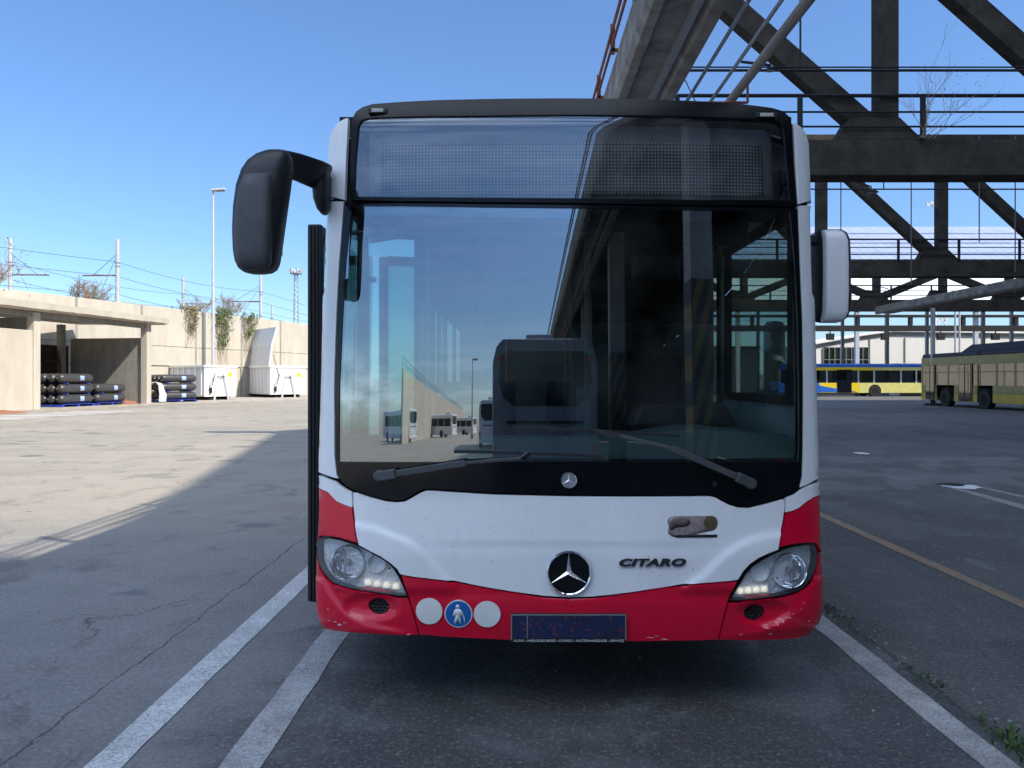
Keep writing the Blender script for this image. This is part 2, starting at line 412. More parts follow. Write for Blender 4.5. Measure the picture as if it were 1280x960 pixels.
    cv = N.new('ShaderNodeTexVoronoi'); cv.feature = 'DISTANCE_TO_EDGE'; cv.inputs['Scale'].default_value = .42
    dvec = N.new('ShaderNodeVectorMath'); dvec.operation = 'ADD'
    nn = N.new('ShaderNodeTexNoise'); nn.inputs['Scale'].default_value = 1.8; nn.inputs['Detail'].default_value = 7; L.new(P, nn.inputs['Vector'])
    sc2 = N.new('ShaderNodeVectorMath'); sc2.operation = 'SCALE'; sc2.inputs['Scale'].default_value = 1.1; L.new(nn.outputs['Color'], sc2.inputs[0])
    L.new(P, dvec.inputs[0]); L.new(sc2.outputs[0], dvec.inputs[1]); L.new(dvec.outputs[0], cv.inputs['Vector'])
    ck = math_('MULTIPLY', mr(cv.outputs['Distance'], .007, .002), mr(noise_(.55, 3), .54, .60))
    col = mix(math_('MULTIPLY', ck, .75), col, (.02,.019,.018))
    g12 = noise_(11, 6, .75); g40 = noise_(42, 4, .7)
    col = mix(mr(g12, .45, .28, 0, .6), col, mix(.5, col, (.02,.02,.02)))
    col = mix(mr(g12, .56, .74, 0, .35), col, mix(.5, col, (.42,.40,.36)))
    col = mix(mr(g40, .54, .66, 0, .65), col, mix(.42, col, (.55,.52,.46)))
    col = mix(mr(g40, .46, .34, 0, .65), col, mix(.45, col, (.02,.02,.02)))
    # aggregate
    col = mix(mr(fine, .40, .70, 0, .45), col, mix(.5, col, (.33,.32,.30)))
    col = mix(mr(agg, .60, .74, 0, .35), col, (.42,.40,.37))
    col = mix(mr(agg, .44, .30, 0, .5), col, (.02,.02,.02))
    L.new(col, b.inputs['Base Color'])
    L.new(math_('SUBTRACT', .92, math_('MULTIPLY', math_('ADD', spots, gr), .22)), b.inputs['Roughness'])
    bp = N.new('ShaderNodeBump'); bp.inputs['Strength'].default_value = .55; bp.inputs['Distance'].default_value = .006
    L.new(math_('SUBTRACT', math_('ADD', fine, math_('MULTIPLY', agg, .6)), math_('MULTIPLY', ck, 1.5)), bp.inputs['Height']); L.new(bp.outputs['Normal'], b.inputs['Normal'])
    return m
MG = ground_mat()
g = MB(); S_ = 2500
g.add([(-S_,-S_,0),(S_,-S_,0),(S_,S_,0),(-S_,S_,0)], [(0,1,2,3)])
tag(g.build('ground', MG), kind='structure')

def paint_mat(name, col, wear=.45, sc_=22):
    m = bpy.data.materials.new(name); m.use_nodes = True
    N = m.node_tree.nodes; L = m.node_tree.links; b = N['Principled BSDF']; b.inputs['Roughness'].default_value = .8
    t = N.new('ShaderNodeTexCoord')
    v = N.new('ShaderNodeTexVoronoi'); v.feature = 'DISTANCE_TO_EDGE'; v.inputs['Scale'].default_value = sc_
    nz_ = N.new('ShaderNodeTexNoise'); nz_.inputs['Scale'].default_value = 9; nz_.inputs['Detail'].default_value = 6
    L.new(t.outputs['Object'], nz_.inputs['Vector'])
    ad = N.new('ShaderNodeVectorMath'); ad.operation = 'MULTIPLY_ADD'; ad.inputs[1].default_value = (.12,.12,.12)
    L.new(nz_.outputs['Color'], ad.inputs[0]); L.new(t.outputs['Object'], ad.inputs[2]); L.new(ad.outputs[0], v.inputs['Vector'])
    c = N.new('ShaderNodeMapRange'); c.inputs['From Min'].default_value = .0; c.inputs['From Max'].default_value = .05; c.inputs['To Min'].default_value = .25; L.new(v.outputs['Distance'], c.inputs['Value'])
    n2 = N.new('ShaderNodeTexNoise'); n2.inputs['Scale'].default_value = 3.5; n2.inputs['Detail'].default_value = 10; n2.inputs['Roughness'].default_value = .75; L.new(t.outputs['Object'], n2.inputs['Vector'])
    d = N.new('ShaderNodeMapRange'); d.inputs['From Min'].default_value = .40-wear*.18; d.inputs['From Max'].default_value = .58+wear*.25; L.new(n2.outputs['Fac'], d.inputs['Value'])
    n3 = N.new('ShaderNodeTexNoise'); n3.inputs['Scale'].default_value = 160; n3.inputs['Detail'].default_value = 3; L.new(t.outputs['Object'], n3.inputs['Vector'])
    e = N.new('ShaderNodeMapRange'); e.inputs['From Min'].default_value = .30; e.inputs['From Max'].default_value = .46; L.new(n3.outputs['Fac'], e.inputs['Value'])
    ml = N.new('ShaderNodeMath'); ml.operation = 'MULTIPLY'; L.new(c.outputs[0], ml.inputs[0]); L.new(e.outputs[0], ml.inputs[1])
    ml.inputs[1].default_value = 1
    mi0 = N.new('ShaderNodeMapRange'); mi0.inputs['To Min'].default_value = 1-wear; L.new(d.outputs[0], mi0.inputs['Value'])
    ml2 = N.new('ShaderNodeMath'); ml2.operation = 'MULTIPLY'; L.new(ml.outputs[0], ml2.inputs[0]); L.new(mi0.outputs[0], ml2.inputs[1])
    mi = N.new('ShaderNodeMix'); mi.data_type = 'RGBA'; mi.inputs[6].default_value = (.11,.108,.10,1); mi.inputs[7].default_value = (*col,1)
    L.new(ml2.outputs[0], mi.inputs[0]); L.new(mi.outputs[2], b.inputs['Base Color']); return m
MPW = paint_mat('cracked_white_road_paint', (.78,.78,.76), .55, 30)
MPW2 = paint_mat('worn_white_road_paint', (.64,.64,.62), .85, 30)
MPO = paint_mat('worn_ochre_road_paint', (.34,.22,.12), .6, 9)
MPF = paint_mat('faded_road_paint', (.40,.38,.34), .8, 9)
def strip(name, x0, x1, y0, y1, m, z=.004, x0b=None, x1b=None):
    g_ = MB(); n = max(2, int((y1-y0)/.25)); V = []
    for i in range(n+1):
        y_ = y0+(y1-y0)*i/n; t_ = i/n
        a = x0 + ((x0b if x0b is not None else x0)-x0)*t_; b_ = x1 + ((x1b if x1b is not None else x1)-x1)*t_
        V += [(a+random.uniform(-.006,.006), y_, z), (b_+random.uniform(-.006,.006), y_, z)]
    g_.add(V, [(2*i, 2*i+1, 2*i+3, 2*i+2) for i in range(n)])
    return tag(g_.build(name, m), kind='structure')
strip('painted_line', -1.725, -1.575, -6, 17.5, MPW)
strip('painted_line', -1.185, -1.02, 1.2, 17.5, MPW2)
strip('painted_line', 1.865, 2.01, -6, 17.5, MPW2)
strip('painted_line', 3.42, 3.54, .5, 10.3, MPO)
# a narrow faded pair further off in the yard
def quad_strip(name, pts, m, z=.004):
    g_ = MB(); g_.add([(a, b_, z) for a, b_ in pts], [tuple(range(len(pts)))]); return tag(g_.build(name, m), kind='structure')
def gp(px, py):                       # a point on the ground seen at a place of the photograph
    Y_ = F*EYE/(py-PY0); return ((px-PX0)/F*Y_, Y_)
quad_strip('painted_line', [gp(1190,608), gp(1290,634), gp(1290,640), gp(1180,608)], MPF)
quad_strip('painted_line', [gp(1215,606), gp(1290,622), gp(1290,625), gp(1208,606)], MPF)
# spilled white paint in the yard and a small dash
def blob(name, cx_, cy_, rx, ry, m, z=.008, seed=0):
    g_ = MB(); n = 40; V = [(cx_, cy_, z)]
    for k in range(n):
        a = 2*math.pi*k/n; q = 1+.35*noise.noise(Vector((math.cos(a)*1.7+seed, math.sin(a)*1.7, seed)))+random.uniform(-.08,.08)
        V.append((cx_+rx*q*math.cos(a), cy_+ry*q*math.sin(a), z))
    g_.add(V, [(0, 1+k, 1+(k+1) % n) for k in range(n)]); return tag(g_.build(name, m), kind='structure')
M_spill = mat('dried_white_paint', (.72,.72,.70), .7, var=.1, scale=12)
x_, y_ = gp(1197, 608); blob('paint_spill', x_, y_, .26, .30, M_spill, seed=2)
x_, y_ = gp(1190, 606.5); blob('paint_spill', x_, y_, .20, .16, mat('tar_black', (.02,.02,.02), .9, var=0), z=.012, seed=5)
x_, y_ = gp(1077, 567); blob('paint_spill', x_, y_, .14, .22, M_spill, seed=8)
# hatched crossing on the left, beside the shed
for i in range(8):
    y_ = 27.0+1.35*i; xo = -21.6+.16*(y_-27)
    quad_strip('painted_line', [(xo-1.2, y_), (xo+1.8, y_), (xo+1.9, y_+.55), (xo-1.1, y_+.55)], MPW)
# pavement along the shed and the wall
e_ = Vector((.166, .986, 0)); pv = MB()
k0 = Vector((-25.2, 24, 0)); k1 = Vector((-21.5, 47.2, 0)); k2 = Vector((-14.5, 60.5, 0)); k3 = Vector((1, 92, 0)); 
pv.extr([k0, k1, k2, k3, (-22, 104, 0), (-44, 30, 0)], (0, 0, .07))
tag(pv.build('pavement', mat('pale_dusty_paving', (.40,.36,.31), .95, var=.15, scale=1.2, bump=.3, bscale=30, col2=(.26,.22,.18))), kind='structure')
# earth embankment behind the retaining wall carrying the railway
wa = Vector((-33.4, 34.0, 0)); wb = Vector((-6.0, 115.0, 0)); wd = (wb-wa).normalized(); wnrm = Vector((wd.y, -wd.x, 0))   # normal towards the road
em = MB(); q0 = wa-wd*10-wnrm*.6; q1 = wb+wd*60-wnrm*.6
em.extr([q0, q1, q1-wnrm*60, q0-wnrm*60], (0, 0, 5.2))
tag(em.build('railway_embankment', mat('dry_grass_earth', (.20,.17,.10), .95, var=.3, scale=1.5, bump=.5, bscale=8)), kind='structure')
# low distant land so the horizon is not a bare edge
hl = MB(); V = []; n = 70
for i in range(n+1):
    x_ = -1500+3000*i/n; h_ = 9+7*noise.noise(Vector((i*.21, 2, 0)))+5*noise.noise(Vector((i*.8, 7, 0)))
    V += [(x_, 1300, -2), (x_, 1300, max(3, h_)), (x_, 1600, -2)]
hl.add(V, [(3*i, 3*i+3, 3*i+4, 3*i+1) for i in range(n)]+[(3*i+1, 3*i+4, 3*i+5, 3*i+2) for i in range(n)])
tag(hl.build('distant_land', mat('hazy_land', (.16,.20,.22), .95, var=.1, scale=.01)), kind='structure')

# ---------------------------------------------------------------- retaining wall
rw = thing('retaining_wall', tuple(wa), 'long pale concrete retaining wall of stacked panels behind the shed and skips', 'wall')
WH = 6.8
Lw = (wb-wa).length; npan = 16; pl = Lw/npan
ang_w = math.atan2(wd.y, wd.x)
for i in range(-1, npan):
    for z0, z1, ov in ((2.55, 3.95, .0), (3.98, WH, .0)):
        p = MB(); c_ = wa+wd*(pl*(i+.5))
        p.box((c_.x, c_.y, (z0+z1)/2), (pl-.06, .28, z1-z0), rz=ang_w)
        p.build('panel', M_conc, rw, bev=.015)
b1 = MB(); c_ = wa+wd*(Lw/2-pl/2)-wnrm*.06
b1.box((c_.x, c_.y, 1.26), (Lw+pl, .24, 2.52), rz=ang_w); b1.build('base_course', M_conc, rw)
for i in range(-1, npan+1):
    p = MB(); c_ = wa+wd*(pl*i)-wnrm*.02
    p.box((c_.x, c_.y, WH/2), (.22, .34, WH+.04), rz=ang_w); p.build('pilaster', M_concg, rw, bev=.01)

# ---------------------------------------------------------------- open concrete shed
F1 = Vector((-23.8, 38.2, 0)); F2 = Vector((-22.4, 46.5, 0)); e_ = (F2-F1).normalized(); bk = Vector((-e_.y, e_.x, 0))  # bk: backwards
ang_s = math.atan2(e_.y, e_.x)
sh = thing('concrete_shed', tuple(F1), 'open pale concrete shed with flat slab roof against the retaining wall', 'shed')
def sbox(name, along, back, z0, z1, la, lb, m=M_conc, bev=.02):
    p = MB(); c_ = F1+e_*along+bk*back; p.box((c_.x, c_.y, (z0+z1)/2), (la, lb, z1-z0), rz=ang_s); return p.build(name, m, sh, bev=bev)
for a in (-.25, 8.42): sbox('column', a, 0, 0, 4.86, .42, .42)
for a in (-8.4, -.6, 7.6): sbox('column', a, 5.1, 0, 4.86, .36, .36, M_concg)
sbox('column', -8.4, 0, 0, 4.86, .42, .42)
# roof slab with a ragged spalled edge
rf = MB(); prof = []
nR = 60; a0, a1 = -10.5, 9.6
V = []
for i in range(nR+1):
    a = a0+(a1-a0)*i/nR
    rg = .05*noise.noise(Vector((a*2.3, 0, 3)))+.035*noise.noise(Vector((a*9, 0, 3)))
    for back, z_ in ((-.75, 4.98+rg), (-.78, 5.30), (5.5, 5.38), (5.5, 5.0), (-.35, 4.90)):
        c_ = F1+e_*a+bk*back; V.append((c_.x, c_.y, z_))
Fs = [(5*i+k, 5*i+(k+1) % 5, 5*i+5+(k+1) % 5, 5*i+5+k) for i in range(nR) for k in range(5)]+[(0,1,2,3,4), tuple(5*nR+k for k in range(5))]
rf.add(V, Fs); rf.build('roof', M_conc, sh)
sbox('beam', -.6, .05, 4.62, 4.90, 18.0, .30, M_concg)
sbox('partition', 8.42, 2.66, 0, 4.05, .18, 4.85, M_concg)
sbox('partition', -.35, 2.66, 0, 4.6, .18, 4.85, M_concg)
sbox('front_panel', -4.3, -.05, 0, 3.95, 8.0, .16, M_conc)
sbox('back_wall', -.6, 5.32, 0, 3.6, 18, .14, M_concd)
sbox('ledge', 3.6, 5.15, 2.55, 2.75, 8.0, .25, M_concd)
gpn = MB(); c_ = F1+e_*2.3+bk*4.6; gpn.box((c_.x, c_.y, 1.1), (3.4, .05, 2.2), rz=ang_s)
tag(gpn.build('sheet_panel', mat('dull_green_sheet', (.16,.22,.20), .5, var=.2, scale=4, streak=True)), 'dull green sheet panel leaning at the back of the open shed', 'panel')
# rubble heap of red earth by the shed
def heap(cx_, cy_, r_, h_, m, name, label, cat):
    g_ = MB(); n = 28; rings = 8; V = [(cx_, cy_, h_)]
    for j in range(1, rings+1):
        for k in range(n):
            a = 2*math.pi*k/n; rr = r_*j/rings; z_ = h_*(1-(j/rings)**1.5)
            q = noise.noise(Vector((rr*math.cos(a)*3, rr*math.sin(a)*3, cx_)))*.25*(1 if j < rings else 0)
            V.append((cx_+rr*math.cos(a)*(1+.2*q), cy_+rr*math.sin(a), max(0, z_+q*h_)))
    Fs = [(0, 1+k, 1+(k+1) % n) for k in range(n)]+[(1+(j-1)*n+k, 1+j*n+k, 1+j*n+(k+1) % n, 1+(j-1)*n+(k+1) % n) for j in range(1, rings) for k in range(n)]
    g_.add(V, Fs); return tag(g_.build(name, m, smooth=True, ang=80), label, cat)
M_earth = mat('red_earth', (.36,.15,.08), .95, var=.3, scale=9, bump=.6, bscale=14)
c_ = F2-e_*.9+bk*.9; heap(c_.x, c_.y, .95, .36, M_earth, 'earth_heap', 'small heap of orange red earth beside the right column of the shed', 'heap')
c_ = F1-e_*3.2-bk*.35; heap(c_.x, c_.y, 1.5, .16, M_earth, 'leaf_litter', 'low drift of reddish litter along the shed front panel', 'litter')

# ---------------------------------------------------------------- gas cylinders on pallets
def pallet(at, ang, label):
    t = thing('pallet', at, label, 'pallet', 'blue pallets under the cylinders')
    M_ = Matrix.Rotation(ang, 3, 'Z'); o = Vector(at)
    d = MB()
    for k in range(5):
        d.box(o+M_ @ Vector((0, -.7+k*.35, .135)), (2.2, .16, .025), rot=M_)
    d.build('deck', M_pblue, t)
    for k in range(3):
        b_ = MB(); b_.box(o+M_ @ Vector((-1.13+1.13*k, 0, .06)), (.14, 1.5, .115), rot=M_); b_.build('bearer', M_pblue, t)
    return t
def cyl(at, ang, label):
    t = thing('gas_cylinder', at, label, 'gas cylinder', 'black gas cylinders stacked on pallets')
    o = Vector(at); ax = Vector((math.cos(ang), math.sin(ang), 0)); r_ = .25; h_ = 1.24
    pr = [(.0, -h_-.035), (.045, -h_-.03), (.05, -h_+.0)]
    for k in range(9): a = math.pi/2*k/8; pr.append((r_*math.sin(a) if k else .05, -h_+.26-.26*math.cos(a)))
    pr += [(r_, 0)]
    pr2 = [(a, -b_) for a, b_ in reversed(pr[:-1])]
    m = MB(); m.lathe(pr+pr2, o+Vector((0,0,r_)), ax, 22); m.build('vessel', M_cyl, t, smooth=True)
    sd = Vector((ax.y, -ax.x, 0)); s = MB(); V = []
    for i in range(7):
        a = R(-28+i*10)
        for u in (.12, .42): V.append(o+Vector((0,0,r_))+ax*u+(sd*math.cos(a)+Vector((0,0,1))*math.sin(a))*(r_+.003))
    s.add(V, [(2*i, 2*i+1, 2*i+3, 2*i+2) for i in range(6)]); s.build('sticker', M_sticker, t)
    v = MB(); v.tube([o+Vector((0,0,r_))-ax*(h_+.02), o+Vector((0,0,r_))-ax*(h_+.10)], .028, 8); v.build('valve', M_steel, t)
    return t
def pickets(o, n_along, name=''): pass
ang_c = ang_s
tier = {0: 'bottom', 1: 'middle', 2: 'top'}; row = {0: 'nearest', 1: 'second', 2: 'rearmost'}
def stack(base_along, back0, tiers, rows, where, org=None, ea=None):
    org = org or F1; ea = ea or e_; bb = Vector((-ea.y, ea.x, 0)); an = math.atan2(ea.y, ea.x)
    c_ = org+ea*base_along+bb*(back0+.5)
    pallet((c_.x, c_.y, .07), an, 'blue pallet under the '+where)
    for tr_ in range(tiers):
        for rw_ in range(rows):
            p = org+ea*base_along+bb*(back0+.52*rw_)
            q = cyl((p.x, p.y, .07+.165+.56*tr_), an, 'black gas cylinder, %s row, %s tier of the %s' % (row[rw_], 'upper' if (tiers == 2 and tr_ == 1) else tier[tr_], where))
        if tr_ < tiers-1:
            for s_ in (-.8, .8):
                sp_ = MB(); p = org+ea*(base_along+s_)+bb*(back0+.5); sp_.box((p.x, p.y, .07+.165+.56*tr_+.53), (.10, 1.5, .05), rz=an)
                tag(sp_.build('spacer_batten', M_pblue), 'thin blue batten laid between tiers of cylinders, %s' % where, 'batten', 'battens between the cylinder tiers')
stack(3.45, .75, 3, 3, 'taller stack inside the shed')
stack(6.15, .75, 2, 3, 'lower stack inside the shed')
o2 = Vector((-22.0, 49.8, 0)); ea2 = Vector((.60, .80, 0)).normalized()
stack(.15, .1, 3, 3, 'stack outside before the skip', o2, ea2)
stack(0, 0, 3, 3, 'outside stack half hidden by the column', Vector((-24.6, 52.0, 0)), ea2)
# plastic film draped on the outside stack
fm = MB(); V = []; bb2 = Vector((-ea2.y, ea2.x, 0))
prof_ = [(-.32, .15), (-.34, .6), (-.30, .95), (-.22, 1.15), (.0, 1.32), (.4, 1.42)]
for i in range(9):
    for b_, z_ in prof_:
        p = o2+ea2*(-1.35+.42*i/8*(1+.2*math.sin(z_*4)))+bb2*(b_+.03*math.sin(i*2.3+z_*9)); V.append((p.x, p.y, z_-.05*abs(math.sin(i*1.7))))
np_ = len(prof_)
fm.add(V, [(i*np_+k, i*np_+k+1, (i+1)*np_+k+1, (i+1)*np_+k) for i in range(8) for k in range(np_-1)])
f_ = fm.build('plastic_film', mat('white_plastic_film', (.58,.58,.58), .35, var=.1, scale=10), smooth=True, ang=60); tag(f_, 'crumpled white plastic film draped between the outdoor cylinder stacks', 'plastic film')

# ---------------------------------------------------------------- hook lift skips
def skip(corner, n1, L_, W_, H_, label, lid=False):
    """corner: near vertical edge; n1: normal of the bright hook end"""
    n1 = Vector((*n1, 0)).normalized(); e1 = Vector((-n1.y, n1.x, 0)); e2 = -n1
    o = Vector((*corner, 0)); t = thing('skip_container', tuple(o), label, 'skip', 'white hook lift skips by the wall')
    an = math.atan2(e1.y, e1.x); rot = Matrix.Rotation(an, 3, 'Z')
    def bx_(m, a, b_, z0, z1, la, lb): # a along e1, b along e2
        c = o+e1*a+e2*b_; m.box((c.x, c.y, (z0+z1)/2), (la, lb, z1-z0), rot=rot)
    zb = .32
    m = MB(); bx_(m, W_/2, .03, zb, H_, W_, .06); m.build('end_wall', M_cont, t, bev=.01)
    m = MB(); bx_(m, W_/2, L_-.03, zb, H_, W_, .06); m.build('end_wall', M_cont, t)
    for a in (.03, W_-.03):
        m = MB(); bx_(m, a, L_/2, zb, H_, .06, L_-.13); m.build('side_wall', M_contg, t)
    m = MB(); bx_(m, W_/2, L_/2, zb, zb+.08, W_-.13, L_-.13); m.build('floor', M_contg, t)
    for k in range(8):
        m = MB(); bx_(m, -.035, .35+(L_-.7)*k/7, zb+.1, H_-.16, .065, .11); m.build('rib', M_cont, t)
    m = MB(); bx_(m, -.04, L_/2, H_-.16, H_, .08, L_+.04); bx_(m, W_+.04, L_/2, H_-.16, H_, .08, L_+.04)
    bx_(m, W_/2, -.04, H_-.16, H_, W_+.16, .08); m.build('top_rail', M_cont, t, bev=.008)
    for a in (.55, W_-.55):
        m = MB(); bx_(m, a, L_/2, .10, zb, .14, L_-.2); m.build('skid', M_dsteel, t)
        m = MB(); c = o+e1*a+e2*.25; m.lathe([(0,-.1),(.12,-.1),(.12,.1),(0,.1)], c+Vector((0,0,.13)), e1, 14); m.build('roller', M_dsteel, t)
    # A frame with hook bar
    for s_ in (-1, 1):
        p0 = o+e1*(W_/2+s_*.55)-e2*.10; p1 = o+e1*(W_/2+s_*.18)-e2*.10
        m = MB(); m.bar((p0.x, p0.y, .08), (p1.x, p1.y, 1.95), .11, .09); m.build('hook_frame', M_contg, t)
    p0 = o+e1*(W_/2-.3)-e2*.12; p1 = o+e1*(W_/2+.3)-e2*.12
    m = MB(); m.tube([(p0.x, p0.y, 1.72), (p1.x, p1.y, 1.72)], .035); m.build('hook_bar', M_dsteel, t)
    m = MB(); bx_(m, W_*.80, -.012, 1.72, 2.05, .36, .012); m.build('hazard_label', mat('hazard_yellow', (.85,.62,.03), .5, var=.03), t)
    # hydraulic hoses
    for k in range(3):
        m = MB(); pts = []
        for i in range(9):
            u = i/8; p = o+e1*(.38+.25*math.sin(u*3.1+k)+.1*k)-e2*.09; pts.append((p.x, p.y, 2.0-1.2*u))
        m.tube(pts, .016, 6); m.build('hose', M_dsteel, t)
    m = MB(); bx_(m, .42, -.10, .55, .95, .18, .10); m.build('pump_box', M_dsteel, t)
    if lid:
        # two fold lid raised on the near long side, leaning inwards at its top
        pts = []; z0 = H_; a_, b_ = 0.0, .35
        l1 = [(0.0, H_+.02), (.22, H_+1.75), (.62, H_+3.15)]
        for i in range(2):
            m = MB(); (u0, za), (u1, zb_) = l1[i], l1[i+1]
            A = o+e1*u0+e2*.1; B = o+e1*u1+e2*.1; D = e2*(L_-.2); nn_ = e1*.07
            m.extr([(A.x, A.y, za), (B.x, B.y, zb_-.02), (B.x+D.x, B.y+D.y, zb_-.02), (A.x+D.x, A.y+D.y, za)], nn_)
            lp = m.build('lid', M_contg, t)
            for j in range(2):
                m = MB(); q = e2*(.1+(L_-.2)*j); m.bar((o+e1*u0+q)[:2]+(za,), (o+e1*u1+q)[:2]+(zb_,), .09, .12); m.build('lid_frame', M_cont, t)
        p0 = o+e1*.75-e2*.02; p1 = o+e1*.25-e2*.02
        m = MB(); m.tube([(p0.x, p0.y, H_-.9), (p1.x, p1.y, H_+.9)], .045, 8); m.build('lid_ram', M_steel, t)
    return t
skip((-21.9, 54.0), (.80, -.60), 6.0, 2.5, 2.55, 'closed white hook lift skip to the left of the one with its lid up')
skip((-19.7, 61.5), (.62, -.78), 6.2, 3.0, 2.65, 'white hook lift skip with its tall grey lid raised', lid=True)

# ---------------------------------------------------------------- lamp, catenary, floodlight mast
def street_lamp(x, y, h_, label):
    t = thing('street_lamp', (x, y, 0), label, 'street lamp')
    m = MB(); m.tube([(x, y, 0), (x, y, h_*.5), (x, y, h_)], [.14, .11, .06], 12); m.build('pole', M_pole, t, smooth=True)
    m = MB(); m.box((x, y, .25), (.4, .4, .5)); m.build('base', M_concg, t)
    m = MB(); m.box((x+.42, y, h_+.05), (1.05, .42, .16), rot=Matrix.Rotation(R(-4), 3, 'Y')); hd = m.build('lamp_head', M_pole, t, bev=.03)
    m = MB(); m.box((x+.55, y, h_-.055), (.6, .3, .03), rot=Matrix.Rotation(R(-4), 3, 'Y')); m.build('diffuser', M_steel, t)
    return t
street_lamp((266.5-PX0)/F*59.4, 59.4, 1.55+(PY0-238)/F*59.4, 'tall grey single headed street lamp standing in front of the retaining wall')
cat_masts = []
def mast(px, py, z_top, arm, label):
    Y_ = F*(z_top-EYE)/(PY0-py); x = (px-PX0)/F*Y_
    t = thing('catenary_mast', (x, Y_, 5.2), label, 'mast', 'railway masts above the wall')
    m = MB(); m.tube([(x, Y_, 5.2), (x, Y_, z_top)], [.20, .15], 10); m.build('pole', M_pole, t, smooth=True)
    for dz in (1.9, 2.2): 
        m = MB(); m.tube([(x, Y_, z_top-dz), (x, Y_, z_top-dz-.10)], .20, 10); m.build('collar', M_steel, t)
    if arm:
        zA = z_top-3.0
        m = MB(); m.tube([(x, Y_, zA), (x+arm, Y_, zA-.03)], .055, 8); m.build('arm', M_rust, t)
        m = MB(); m.tube([(x, Y_, z_top-1.2), (x+arm*.7, Y_, zA)], .022, 6); m.build('stay', M_wire, t)
        m = MB(); m.tube([(x, Y_, z_top-1.2), (x+arm*.45, Y_, zA-1.2)], .018, 6); m.build('stay', M_wire, t)
        m = MB(); m.lathe([(0,0),(.09,.02),(.05,.08),(.09,.14),(.05,.2),(.09,.26),(0,.3)], (x+arm*.3, Y_, zA-.05), (0,0,-1), 10); m.build('insulator', M_pole, t)
    cat_masts.append((x, Y_, z_top)); return t
mast(13, 298, 13.2, 3.2, 'nearest pale railway mast at the far left above the wall, its arm reaching right')
mast(147, 299, 13.2, -2.9, 'second railway mast from the left, its arm reaching left over bare shrubs')
mast(229, 347, 13.2, 3.4, 'railway mast left of the street lamp pole, short above the wall')
mast(326, 343, 13.2, -4.2, 'railway mast below the big wing mirror with a long arm reaching left')
mast(288+52, 382, 13.2, 0, 'farthest thin railway mast just left of the lattice floodlight mast')
def wire(name, pts, label, r_=.018, sag=.5, grp='overhead railway wires'):
    m = MB(); P = []
    for a, b_ in zip(pts[:-1], pts[1:]):
        a, b_ = Vector(a), Vector(b_)
        for i in range(12):
            u = i/12; p = a.lerp(b_, u); p.z -= sag*4*u*(1-u); P.append(p)
    P.append(Vector(pts[-1])); m.tube(P, r_, 5); return tag(m.build(name, M_wire), label, 'wire', grp)
(A, B, D_, E_, G_) = cat_masts
far = Vector((-16, 170, 12.0))
for dz, nm in ((-1.9, 'top'), (-3.1, 'second'), (-4.6, 'lower'), (-5.6, 'lowest')):
    wire('overhead_wire', [(B[0]-14, B[1]-38, B[2]+dz), (B[0], B[1], B[2]+dz), (E_[0], E_[1], E_[2]+dz), (far.x, far.y, far.z+dz)], nm+' overhead wire strung from the second mast over the wall', .020)
for dz, nm in ((-1.9, 'top'), (-3.4, 'middle'), (-4.2, 'bottom')):
    wire('overhead_wire', [(A[0], A[1], A[2]+dz), (D_[0], D_[1], D_[2]+dz), (far.x-6, far.y, far.z+dz)], nm+' overhead wire strung from the far left mast', .020)
# lattice floodlight mast
fx = (370-PX0)/F*95; fy = 95; fh = 1.55+(PY0-341)/F*95
t = thing('floodlight_mast', (fx, fy, 5.2), 'lattice floodlight mast with a crown of lamps beyond the wall', 'floodlight mast')
m = MB()
for sx_, sy_ in ((-1,-1),(1,-1),(1,1),(-1,1)): m.tube([(fx+.3*sx_, fy+.3*sy_, 5.2), (fx+.17*sx_, fy+.17*sy_, fh)], .035, 5)
nb = 16
for i in range(nb):
    z0 = 5.2+(fh-5.2)*i/nb; z1 = 5.2+(fh-5.2)*(i+1)/nb; s0 = .3-.13*i/nb
    q = [(-1,-1),(1,-1),(1,1),(-1,1)]
    for k in range(4):
        a, b_ = q[k], q[(k+1) % 4]
        m.tube([(fx+s0*a[0], fy+s0*a[1], z0), (fx+s0*b_[0], fy+s0*b_[1], z1)], .018, 4)
m.build('lattice', M_steel, t)
m = MB(); m.lathe([(0,0),(.75,0),(.75,.12),(0,.12)], (fx, fy, fh-.15), (0,0,1), 12); m.build('platform', M_steel, t)
for k in range(6):
    a = 2*math.pi*k/6; m = MB(); m.box((fx+.7*math.cos(a), fy+.7*math.sin(a), fh+.28), (.40,.22,.34), rz=a); m.build('floodlight', M_pole, t)

